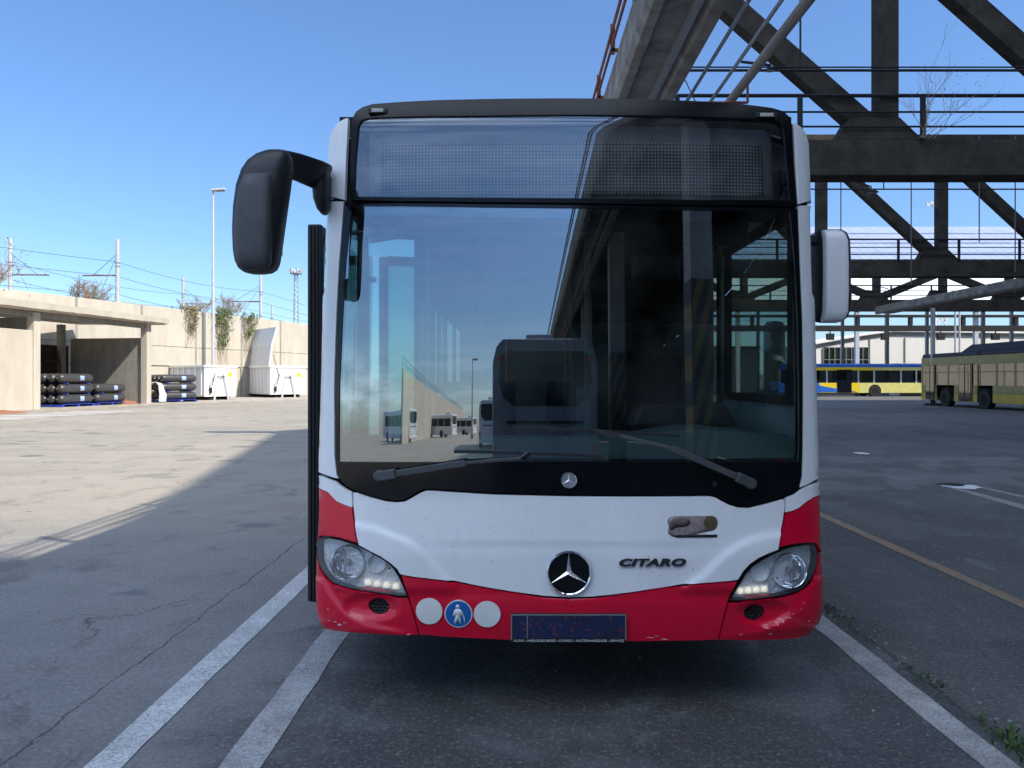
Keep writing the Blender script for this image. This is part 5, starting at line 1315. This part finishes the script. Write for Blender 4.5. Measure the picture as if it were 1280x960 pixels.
# blurred fleet marking on the flap, built as a mottled patch
stp = fpanel('blurred_sticker', smoothloop([(834,649),(837,645),(862,644.5),(880,644.5),(893,644.5),(896.5,649),(896.5,657),(893,662),(884,664),(868,667),(864,671.5),(848,672),(838,669.5),(834,665),(836,658),(834,653)], 2), mat('blurred_grey_sticker', (.34,.29,.28), .6, var=.35, scale=30, col2=(.16,.10,.09)), off=.0065, thick=.001, step=.02, bev=0)
fpanel('sticker_patch', smoothloop([(837,652),(843,646.5),(861,647),(863,654),(856,659),(846,658),(838,664),(836,658)], 2), mat('brown_sticker', (.15,.10,.09), .5, var=.3, scale=60), off=.0075, thick=.001, step=.02, bev=0, parent=stp)
disc(887.5, 653, .031, mat('olive_brown_dot', (.14,.10,.05), .5, var=.3, scale=70), .0075, 'sticker_dot', parent=stp)
fpanel('sticker_line', [(858,667.5),(896,667.8),(896,671.3),(846,671.6),(838,669.2)], mat('black_vinyl', (.015,.012,.012), .5, var=0), off=.0075, thick=.001, step=.03, bev=0, parent=stp)
# scuffs on the bumper
M_chip = mat('bare_primer', (.66,.64,.62), .7, var=.1, scale=40)
def chip(px, py, rx, rz_, seed):
    c = PX(px, py); P = []
    for k in range(14):
        a = 2*math.pi*k/14; q = 1+.5*noise.noise(Vector((math.cos(a)*2+seed*3.1, math.sin(a)*2, seed)))+random.uniform(-.25,.25)
        P.append((c[0]+rx*q*math.cos(a), c[1]+rz_*q*math.sin(a)))
    fpanel('paint_chip', P, M_chip, off=.0066, thick=.0004, step=.01, bev=0, world=True)
for i, (px, py, rx, rz_) in enumerate(((425.5,779.5,.008,.006),(420,776,.009,.0018),(413,774,.007,.0013),(411,760,.0022,.0035),(432,777,.008,.0012),(985,771,.012,.0018),(990,766,.003,.002),(1003,753,.003,.002),(962,791.5,.009,.0016),(925,792,.010,.0012),(1010,775,.003,.003),(812,796.5,.02,.0014),(820,794.5,.008,.0012),(830,798.5,.016,.0016),(1000,760,.004,.0012),(545,722.8,.004,.0015))): chip(px, py, rx, rz_, i)

# specks of road dirt and dead insects on the white flap
M_speck = mat('dark_speck', (.10,.085,.07), .8, var=0)
for i in range(46):
    px, py = random.uniform(460, 960), random.uniform(628, 735)
    if not inpoly(px, py, APRON): continue
    c_ = PX(px, py); r_ = random.uniform(.0007,.0022); fpanel('dirt_speck', ell(c_, r_, r_*random.uniform(.8,1.9), 7), M_speck, off=.0058, thick=0, step=.01, bev=0, world=True)
# ---------------------------------------------------------------- headlamps
def headlamp(P, sgn, main, second, drl):
    O = MP(P)
    if sum(O[i][0]*O[(i+1) % len(O)][1]-O[(i+1) % len(O)][0]*O[i][1] for i in range(len(O))) < 0: O.reverse()
    cx_ = sum(p[0] for p in O)/len(O); cz_ = sum(p[1] for p in O)/len(O)
    inn = [(cx_+(p[0]-cx_)*.975, cz_+(p[1]-cz_)*.96) for p in O]
    seal = fpanel('headlight', O, M_bplast, off=.006, thick=.05, step=.02, holes=[inn], bev=.002, world=True, relief=False)
    fpanel('bowl', O, M_chromer, off=-.034, thick=.004, step=.012, bev=0, world=True, parent=seal, ang=20, relief=False)
    fpanel('lens', inn, M_lens, off=.006, thick=0, step=.02, bev=0, world=True, parent=seal, relief=False)
    # main reflector with bulb shield
    c = PX(*main); y = S0(*c)
    q = MB(); pr = [(.006,.045),(.03,.042),(.052,.030),(.068,.008),(.074,-.006),(.078,-.010),(.081,-.006),(.081,.03)]
    n = 40; V = []
    q.lathe([(r_, -t_) for r_, t_ in pr], (c[0], y+.012, c[1]), (0,-1,0), n); q.build('reflector', M_chrome, seal, smooth=True, ang=50)
    for k in range(9):      # vertical facets of the reflector
        f_ = MB(); xx = -.056+.014*k; hh = math.sqrt(max(.0, .060**2-xx**2)); f_.box((c[0]+xx, y+.045-abs(xx)*.2, c[1]), (.0115, .010, hh*1.8), rot=Matrix.Rotation(R(18*(1 if k % 2 else -1)+xx*300), 3, 'Z')); f_.build('reflector_facet', M_chrome, seal)
    b_ = MB(); b_.lathe([(0,.018),(.012,.014),(.016,0),(.016,-.03)], (c[0], y+.02, c[1]), (0,-1,0), 16); b_.build('bulb_shield', M_steel, seal, smooth=True)
    c2 = PX(*second); y2 = S0(*c2)
    q = MB(); q.lathe([(.004,-.04),(.022,-.034),(.038,-.014),(.042,.004),(.045,0)], (c2[0], y2+.015, c2[1]), (0,-1,0), 28); q.build('reflector', M_chromer, seal, smooth=True)
    # side position area: frosted outer end
    # daytime light strip with cells
    d0, d1 = PX(*drl[0]), PX(*drl[1])
    for k in range(4):
        u = (k+.5)/4; xx = d0[0]+(d1[0]-d0[0])*u; zz = d0[1]+(d1[1]-d0[1])*u; yy = S0(xx, zz)+.026
        q = MB(); q.box((xx, yy, zz), (abs(d1[0]-d0[0])/4*.92, .016, .034)); cell = q.build('daytime_lamp', mat('daytime_lamp_cell', (.92,.90,.84), .25, var=.03, emit=(1,.93,.8,.10)), seal, bev=.004)
        q = MB(); q.lathe([(0,.010),(.010,.006),(.014,-.002)], (xx, yy-.010, zz+.001), (0,-1,0), 12); q.build('led', mat('warm_led', (.9,.85,.7), .3, var=0, emit=(1,.92,.76,.35)), cell, smooth=True)
    return seal
headlamp(LAMP_L, -1, (434,704), (470,705), ((453,728.5),(500,735)))
headlamp(LAMP_R, 1, (988,714), (951,716), ((962,737.5),(922,740.5)))

# marker lamps on the header
for (a, b_), py in (((461,484),140), ((944.5,969.5),144.3)):
    c0, c1 = PX(a, py), PX(b_, py); cx_ = (c0[0]+c1[0])/2; y = S(cx_, c0[1])-.006
    q = MB(); q.box((cx_, y, c0[1]), (abs(c1[0]-c0[0]), .018, .026)); e = q.build('marker_lamp', M_bplast, bus, bev=.004)
    q = MB(); q.box((cx_, y-.010, c0[1]), (abs(c1[0]-c0[0])*.62, .006, .017)); q.build('lens', mat('clear_marker_lens', (.55,.56,.52), .25, var=.1), e, bev=.002)

# ---------------------------------------------------------------- wipers
def P3(px, py, out): 
    c = PX(px, py); return Vector((c[0], S0(*c)-out, c[1]))
def wiper(piv, knee, mid, tip, b0, b1, label=None):
    p = P3(*piv, .03); t = MB(); t.lathe([(0,.022),(.020,.020),(.026,.008),(.026,-.03)], tuple(p), (0,-1,0), 20); e = t.build('wiper', M_gplast, bus, smooth=True)
    q = MB(); k_ = P3(*knee, .045); pts = [p+Vector((0,-.005,0)), k_, P3(*mid, .055), P3(*tip, .050)]
    q.bar(pts[0], pts[1], .030, .046, up=(0,0,1)); q.build('arm_base', M_gplast, e, bev=.006)
    q = MB(); q.bar(pts[1], pts[2], .016, .030); q.bar(pts[2], pts[3], .012, .016); q.build('arm', M_gplast, e, bev=.003)
    q = MB(); n = 14; bp_ = [P3(b0[0]+(b1[0]-b0[0])*i/n, b0[1]+(b1[1]-b0[1])*i/n+1.2*math.sin(math.pi*i/n)*-1, .022) for i in range(n+1)]
    for a, b_ in zip(bp_[:-1], bp_[1:]): q.bar(a, b_, .016, .013)
    bl = q.build('blade', M_bplast, e)
    q = MB()
    for a, b_ in zip(bp_[:-1], bp_[1:]): q.bar(a+Vector((0,.012,0)), b_+Vector((0,.012,0)), .016, .004)
    q.build('rubber', M_rubber, bl)
    # holder between arm and blade
    q = MB(); q.bar(pts[3], bp_[n//2]+Vector((0,-.01,0)), .03, .02); q.build('holder', M_bplast, e)
wiper((475,594), (497,590.5), (583,577), (652,571.5), (568,564), (752,570))
wiper((936,603.2), (917,594), (836,559), (772,543.5), (640,534.5), (848,544.5))
q = MB(); c = PX(489,599); q.lathe([(0,.006),(.011,.005),(.012,0)], (c[0], S(*c), c[1]), (0,-1,0), 12); q.build('washer_jet', M_bplast, bus)
q = MB(); c = PX(893.5,605); q.lathe([(0,.006),(.012,.005),(.013,0)], (c[0], S(*c), c[1]), (0,-1,0), 12); q.build('washer_jet', M_bplast, bus)

# ---------------------------------------------------------------- mirrors
def loft(name, secs, m_, parent, n=24, e=3.0, bev=0, smooth=True, ang=40):
    """secs: (centre, axisA vector (half width), axisB vector (half depth)); superellipse sections"""
    q = MB(); V = []
    for c, A, B in secs:
        c, A, B = Vector(c), Vector(A), Vector(B)
        for k in range(n):
            t_ = 2*math.pi*k/n; cs, sn = math.cos(t_), math.sin(t_)
            V.append(c+A*math.copysign(abs(cs)**(2/e), cs)+B*math.copysign(abs(sn)**(2/e), sn))
    L_ = len(secs); Fc = [(i*n+k, i*n+(k+1) % n, (i+1)*n+(k+1) % n, (i+1)*n+k) for i in range(L_-1) for k in range(n)]
    Fc += [tuple(range(n-1,-1,-1)), tuple((L_-1)*n+k for k in range(n))]
    q.add(V, Fc); return q.build(name, m_, parent, smooth=smooth, ang=ang)
def W3(px, py, Y): return Vector(((px-PX0)/F*Y, Y, EYE+(PY0-py)/F*Y))
mir = MB(); mir.box(W3(407,240,3.62), (.04,.10,.16)); mr_ = mir.build('wing_mirror', M_bplast, bus, bev=.01, label='large drooping black wing mirror on the door side')
# socket hanging down by the pillar
loft('socket', [(W3(404,208,3.60), (.026,0,0), (0,.05,0)), (W3(401,222,3.60), (.040,0,0), (0,.06,0)), (W3(402,250,3.60), (.034,0,0), (0,.055,0)), (W3(404,262,3.60), (.026,0,0), (0,.045,0)), (W3(405,267.5,3.60), (.012,0,0), (0,.03,0))], M_bplast, mr_)
# arm sweeping out and forward, then down into the head
arm = [(405,222,3.58,.066,.05,-32),(396,218,3.53,.066,.055,-30),(384,213.5,3.46,.062,.06,-27),(372,209,3.38,.058,.06,-22),(360,206,3.30,.055,.062,-12),(347,205,3.24,.056,.065,5)]
secs = []
for px, py, Y, hw, hd, an in arm:
    a = R(an); secs.append((W3(px, py, Y), Vector((math.sin(a)*-hw, 0, math.cos(a)*hw)), (0, hd, 0)))
loft('mirror_arm', secs, M_bplast, mr_)
head = [(189.6,347,352,.030,.0),(191,334,361,.05,0),(196,322,364,.065,0),(204,312,364.5,.075,0),(216,304.5,363.5,.082,0),(235,298.5,361,.088,0),(262,295,357,.09,0),(290,294,353,.09,0),(315,295,349.5,.088,0),(328,297,347.5,.082,0),(336,300.5,344.5,.07,0),(340.5,306,339,.05,0),(342.5,314,331,.025,0)]
secs = []
for py, a, b_, hd, _ in head:
    Y = 3.24; c = W3((a+b_)/2, py, Y); hw = (b_-a)/2/F*Y; secs.append((c, (hw,0,0), (0,hd,0)))
loft('mirror_head', secs, M_bplast, mr_, e=3.4)
cover = [(216.5,309,337,.004),(219,306,339.5,.030),(235,299.6,340.5,.040),(262,296,340.5,.042),(290,295,340,.042),(315,296,339,.040),(328,298,338,.034),(335,302,335,.022),(338,307,330,.006)]
secs = []
for py, a, b_, hd in cover:
    Y = 3.16; c = W3((a+b_)/2-0, py, Y); hw = (b_-a)/2/F*Y; secs.append((c, (hw,0,0), (0,hd,0)))
loft('mirror_cover', secs, M_gplast, mr_, e=4.0, ang=60)
q = MB(); q.box(W3(326,268,3.335), (.19,.006,.36)); q.build('mirror_glass', M_chrome, mr_, bev=.01)
# right mirror: white back shell, dark rim
q = MB(); q.box(W3(1019,300,3.92), (.07,.06,.05)); mr2 = q.build('wing_mirror', M_bplast, bus, bev=.01, label='boxy wing mirror with white back on the driver side')
sh_ = [(287.5,1022,1046,.012),(289,1020.5,1050,.05),(293,1019,1054,.075),(302,1018.2,1056.8,.09),(330,1018.2,1057.6,.095),(365,1018.4,1057.6,.095),(390,1018.8,1057,.09),(398,1020,1054.5,.075),(402,1022,1050,.05),(403.5,1025,1045,.012)]
secs = []
for py, a, b_, hd in sh_:
    Y = 3.92; c = W3((a+b_)/2, py, Y); secs.append((c, ((b_-a)/2/F*Y,0,0), (0,hd,0)))
loft('mirror_shell', secs, M_bplast, mr2, e=4.5)
secs = []
for py, a, b_, hd in sh_:
    Y = 3.85; c = W3((max(a,1027)+b_)/2+.4, py+.3, Y); secs.append((c, (max(.005,(b_-max(a,1027.5))/2/F*Y),0,0), (0,hd*.55,0)))
loft('mirror_cover', secs, M_white, mr2, e=5)

# ---------------------------------------------------------------- body sides, roof, rear
def sidexs(): pass
YS = YF+.032+ACOR+.03; YE = YF+BL
def side(sgn):
    fm = lambda y, z: (BCX+sgn*(Wd(z)), y, z)
    fl_ = sgn < 0
    ztop = 2.64
    wins = []
    yy = YS+.10
    if sgn > 0:
        wins = [(YS+.10, YS+1.35, 1.42, 2.42)]; y0 = YS+1.50
    else:
        wins = [(YS+.12, YS+1.42, .42, 2.50)]; y0 = YS+1.62
    k = 0
    while y0+1.45 < YE-.3:
        if sgn < 0 and k in (2, 5): wins.append((y0, y0+1.35, .42, 2.50))
        else: wins.append((y0, y0+1.38, 1.25, 2.50))
        y0 += 1.52; k += 1
    H = [smoothloop([(a, c), (b_, c), (b_, d_), (a, d_)][::1], 0) for a, b_, c, d_ in wins]
    arch = [[(yc+.58*math.cos(R(a)), .34+.02+.66*math.sin(R(a))) for a in range(2, 180, 14)] for yc in (YF+2.75, YF+8.7)]
    lo = [(YS, .35), (YE, .35), (YE, 1.12), (YS, 1.12)]; hi = [(YS, 1.123), (YE, 1.123), (YE, ztop), (YS, ztop)]
    def clip(h, z0, z1): return [(a, min(max(b_, z0), z1)) for a, b_ in h]
    holes_hi = []; holes_lo = []
    for (a, b_, c, d_) in wins:
        holes_hi.append([(a, max(c, 1.13)), (b_, max(c, 1.13)), (b_, d_), (a, d_)])
        if c < 1.0: holes_lo.append([(a, c), (b_, c), (b_, 1.115), (a, 1.115)])
    for a_ in arch:
        if all(not (w_[2] < 1 and a_[-1][0] < w_[1] and a_[0][0] > w_[0]) for w_ in wins): holes_lo.append(a_)
    V, Fc = cdt(lo, holes_lo, .25, fm, flip=fl_); sheet('side_skirt', V, Fc, M_red, bus, .03)
    V, Fc = cdt(hi, holes_hi, .25, fm, flip=fl_); sheet('side_panel', V, Fc, M_white, bus, .03)
    for i, (a, b_, c, d_) in enumerate(wins):
        V, Fc = cdt([(a, c), (b_, c), (b_, d_), (a, d_)], [], .5, lambda y, z: (BCX+sgn*(Wd(z)-.012), y, z), flip=fl_)
        wn_ = sheet('door' if c < 1 else 'side_window', V, Fc, M_sglass, bus)
        g_ = MB(); x = BCX+sgn*(Wd(1.8)-.02)
        for (p, r_) in (((a+.02), 0), ((b_-.02), 0)): g_.box((x, p, (c+d_)/2), (.04, .05, d_-c))
        for z in (c+.02, d_-.02): g_.box((BCX+sgn*(Wd(z)-.02), (a+b_)/2, z), (.04, b_-a, .05))
        if c < 1: g_.box((x, (a+b_)/2, (c+d_)/2), (.05, .10, d_-c))
        g_.build('window_frame', M_rubber, wn_)
side(-1); side(1)
# roof, floor, rear
q = MB(); V = []; nx = 16; ys = [YF+.36, YF+.7, YE]
sec = [(1.0*math.cos(R(180*k/nx))) for k in range(nx+1)]
def roofz(u): return 2.90+.17*(1-abs(u)**5)
for y in ys:
    for dd_ in (0, .04):
        for k in range(nx+1):
            a = math.pi*(1-k/nx); cs = math.cos(a); sn = abs(math.sin(a))
            V.append((BCX+(Wd(2.64)-dd_)*math.copysign(abs(cs)**.38, cs), y, 2.64+({0:.17, 1:.26, 2:.34}[ys.index(y)]-dd_)*sn**.55))
m_ = 2*(nx+1); Fc = []
for i in range(2):
    for k in range(nx): Fc += [(i*m_+k, i*m_+k+1, (i+1)*m_+k+1, (i+1)*m_+k), (i*m_+nx+1+k, (i+1)*m_+nx+1+k, (i+1)*m_+nx+2+k, i*m_+nx+2+k)]
q.add(V, Fc); q.build('roof', M_white, bus, smooth=True)
q = MB(); q.extr([(BCX-1.0, 7, 3.04), (BCX+1.0, 7, 3.04), (BCX+.9, 7, 3.3), (BCX-.9, 7, 3.3)], (0, 3.0, 0)); q.build('roof_unit', M_white, bus, bev=.05)
q = MB(); q.box((BCX, (YF+.5+YE)/2, .37), (2.38, YE-YF-.55, .06)); q.build('floor', M_int, bus)
q = MB(); q.box((BCX, (YF+.5+YE)/2, 2.60), (2.36, YE-YF-.6, .03)); q.build('ceiling', M_intl, bus)
for s_ in (-1, 1):
    q = MB(); q.extr([(BCX+s_*1.18, YF+1.9, 2.58), (BCX+s_*.82, YF+1.9, 2.58), (BCX+s_*1.18, YF+1.9, 2.34)], (0, BL-2.4, 0)); q.build('ceiling_duct', M_intl, bus)
q = MB(); q.box((BCX, YE-.03, 1.6), (2.4, .06, 2.5)); q.build('rear_wall', M_white, bus)
q = MB(); q.box((BCX, YE-.5, 1.1), (2.3, .9, 1.5)); q.build('engine_tower', M_int, bus)
for s_ in (-1, 1):
    for yc in (YF+2.75, YF+8.7):
        q = MB(); q.lathe([(.30,-.14),(.46,-.14),(.49,-.10),(.49,.10),(.46,.14),(.30,.14)], (BCX+s_*1.09, yc, .49), (1,0,0), 32); w_ = q.build('wheel', M_rubber, bus, smooth=True)
        q = MB(); q.lathe([(0,.02),(.10,.03),(.12,0),(.26,-.03),(.30,.12)], (BCX+s_*1.09, yc, .49), (s_,0,0), 24); q.build('rim', M_steel, w_, smooth=True)
        q = MB(); q.box((BCX+s_*.92, yc, .75), (.50, 1.2, .75)); q.build('wheel_box', M_int, bus)
# opened front door leaf standing out from the flank, seen edge on
dx = (393.5-PX0)/F*3.98
q = MB(); q.box((dx, 4.42, 1.37), (.030, .80, 1.90)); dl = q.build('open_door_leaf', M_sglass, bus)
q = MB()
q.box((dx, 4.00, 1.375), (.072, .06, 1.955)); 
q.box((dx, 4.84, 1.375), (.06, .06, 1.955)); q.box((dx, 4.42, 2.33), (.05, .80, .06)); q.box((dx, 4.42, .42), (.05, .80, .08)); q.build('leaf_frame', M_bplast, dl, bev=.008)
q = MB()
for k in (-1, 0, 1): q.box((dx+.018*k, 3.965, 1.375), (.006, .016, 1.94))
q.build('edge_seal', M_rubber, dl)
q = MB(); q.tube([(dx+.03, 4.9, 2.2), (BCX-1.2, 5.0, 2.2)], .02, 8); q.tube([(dx+.03, 4.9, .6), (BCX-1.2, 5.0, .6)], .02, 8); q.build('door_arm', M_steel, dl)

# ---------------------------------------------------------------- cab and saloon seen through the glass
# dashboard
q = MB(); V = []; n = 20; prof = [(.03,1.18),(.16,1.26),(.30,1.27),(.42,1.20),(.46,.95),(.46,.45)]
for i in range(n+1):
    x = BCX-1.12+2.24*i/n; hump = .05*math.exp(-((x-(BCX+.62))/.28)**2)
    for dy, z in prof: V.append((x, S0(x, 1.2)+.03+dy+(.10*math.exp(-((x-(BCX+.62))/.35)**2) if dy > .2 else 0), z+(hump if dy > .1 and z > 1.1 else 0)))
pn = len(prof); q.add(V, [(i*pn+k, i*pn+k+1, (i+1)*pn+k+1, (i+1)*pn+k) for i in range(n) for k in range(pn-1)]); q.build('dashboard', M_dash, bus, smooth=True)
q = MB(); q.extr([(BCX+.35, 4.02, 1.30), (BCX+.92, 4.02, 1.30), (BCX+.86, 4.05, 1.42), (BCX+.41, 4.05, 1.42)], (0, .22, 0)); q.build('instrument_hood', M_bplast, bus, bev=.02)
# steering wheel
cw = Vector((BCX+.64, 4.32, 1.28)); q = MB(); pts = []; tl = R(28)
for k in range(33):
    a = 2*math.pi*k/32; pts.append(cw+Vector((.23*math.cos(a), .23*math.sin(a)*math.cos(tl), .23*math.sin(a)*math.sin(tl))))
q.tube(pts, .015, 8, cap=False); sw = q.build('steering_wheel', M_bplast, bus, smooth=True)
q = MB()
for a in (0, 180, 270): 
    a = R(a); q.bar(cw, cw+Vector((.22*math.cos(a), .22*math.sin(a)*math.cos(tl), .22*math.sin(a)*math.sin(tl))), .04, .015)
q.build('spokes', M_bplast, sw)
q = MB(); q.bar(cw, cw+Vector((0,-.15,-.45)), .09, .09); q.build('steering_column', M_bplast, bus)
# driver seat
ds = MB(); ds.box((BCX+.64, 4.95, .98), (.48, .50, .14)); dse = ds.build('driver_seat', M_seat, bus, bev=.05)
q = MB(); q.box((BCX+.64, 5.22, 1.38), (.46, .14, .76), rot=Matrix.Rotation(R(-8), 3, 'X')); q.build('backrest', M_seat, dse, bev=.05)
q = MB(); q.box((BCX+.64, 5.28, 1.83), (.28, .10, .20)); q.build('headrest', M_seat, dse, bev=.04)
q = MB(); q.box((BCX+.64, 5.0, .65), (.35, .35, .5)); q.build('pedestal', M_bplast, dse)
# cab partition: dark panel behind the driver with glazed upper part
q = MB(); q.box((BCX+.66, 5.55, 1.15), (1.02, .05, 1.6)); q.build('cab_partition', M_int, bus)
q = MB(); q.box((BCX+.66, 5.55, 2.25), (1.02, .04, .60)); q.build('cab_partition_top', mat('dark_trim', (.03,.03,.033), .6, var=.1), bus)
q = MB(); q.box((BCX+.20, 5.1, 1.15), (.04, .9, .7)); q.build('cab_door', M_int, bus, bev=.02)
q = MB(); q.tube([(BCX+.17, 4.55, .5), (BCX+.17, 4.55, 2.58)], .02, 10); q.build('grab_pole', M_int, bus, smooth=True)
q = MB(); q.box((BCX+.52, YF+.36, 2.33), (.8, .03, .22), rot=Matrix.Rotation(R(20), 3, 'X')); q.build('sun_blind', mat('dark_trim', (.03,.03,.033)), bus, bev=.02)
q = MB(); xs_ = [BCX-1.05+2.1*i/14 for i in range(15)]
q.extr([(x, S0(x, 2.45)+.12, 2.42) for x in xs_]+[(BCX+1.05, YF+.75, 2.42), (BCX-1.05, YF+.75, 2.42)], (0, 0, .16)); q.build('overhead_console', mat('dark_trim', (.03,.03,.033)), bus, bev=.02)
q = MB(); q.tube([(BCX-1.1, YF+.33, 2.28), (BCX+.1, YF+.33, 2.28)], .012, 8); q.build('blind_rod', M_steel, bus)
q = MB(); q.box((BCX+.46, 3.92, 2.12), (.24, .06, .14)); q.build('inner_mirror', M_bplast, bus, bev=.02)
# grab poles and seats
for i, (x, y) in enumerate(((-.55,5.5),(-.55,7.0),(.35,7.4),(-.35,9.0),(.4,10),(-.4,12))):
    q = MB(); q.tube([(BCX+x, y, .4), (BCX+x, y, 2.58)], .018, 8); q.build('grab_pole', mat('coral_handrail', (.55,.12,.07), .4, var=.05), bus, smooth=True)
for s_ in (-1, 1):
    q = MB(); q.tube([(BCX+s_*.5, 5.6, 2.3), (BCX+s_*.5, 14.5, 2.3)], .017, 8); q.build('ceiling_rail', mat('coral_handrail', (.55,.12,.07)), bus)
for r_ in range(8):
    for x in (-.92, -.47, .47, .92):
        y = 6.3+r_*.95
        if x < 0 and r_ in (1, 4): continue
        q = MB(); q.box((BCX+x, y, .86), (.42, .42, .07)); s_ = q.build('passenger_seat', M_seat, bus, bev=.025)
        q = MB(); q.box((BCX+x, y+.22, 1.18), (.42, .07, .68), rot=Matrix.Rotation(R(-8), 3, 'X')); q.build('seat_back', M_seat, s_, bev=.03)
        q = MB(); q.box((BCX+x, y+.05, .62), (.08, .3, .44)); q.build('seat_leg', M_bplast, s_)
# half folded inner leaf of the front door, its pane turned towards the yard
pa = Vector((-.99, 4.98, 0)); pb = Vector((-.50, 4.60, 0)); dv = (pb-pa).normalized(); an_ = math.atan2(dv.y, dv.x); ctr_ = (pa+pb)/2; ln = (pb-pa).length
q = MB(); q.box((ctr_.x, ctr_.y, 1.52), (ln-.06, .008, 1.84), rz=an_); il = q.build('folded_door_leaf', glass('door_pane_glass', (.72,.88,.86), .62), bus)
q = MB()
for s_ in (-1, 1):
    c_ = ctr_+dv*s_*(ln/2-.02); q.box((c_.x, c_.y, 1.5), (.05, .045, 1.98), rz=an_)
for z_ in (2.46, .55): q.box((ctr_.x, ctr_.y, z_), (ln-.09, .045, .07), rz=an_)
q.build('leaf_frame', M_intl, il, bev=.006)
# notices stuck on the inner door glass
for px, py in ((511,462),(512,497)):
    Y = 5.0; q = MB(); q.box(W3(px, py, Y), (.088, .003, .092)); st_ = q.build('notice', mat('pale_notice', (.45,.62,.72), .6, var=.05), bus)
    q = MB(); q.box(W3(px, py, Y)+Vector((0,-.003,0)), (.045, .002, .030)); q.build('notice_print', M_db, st_)
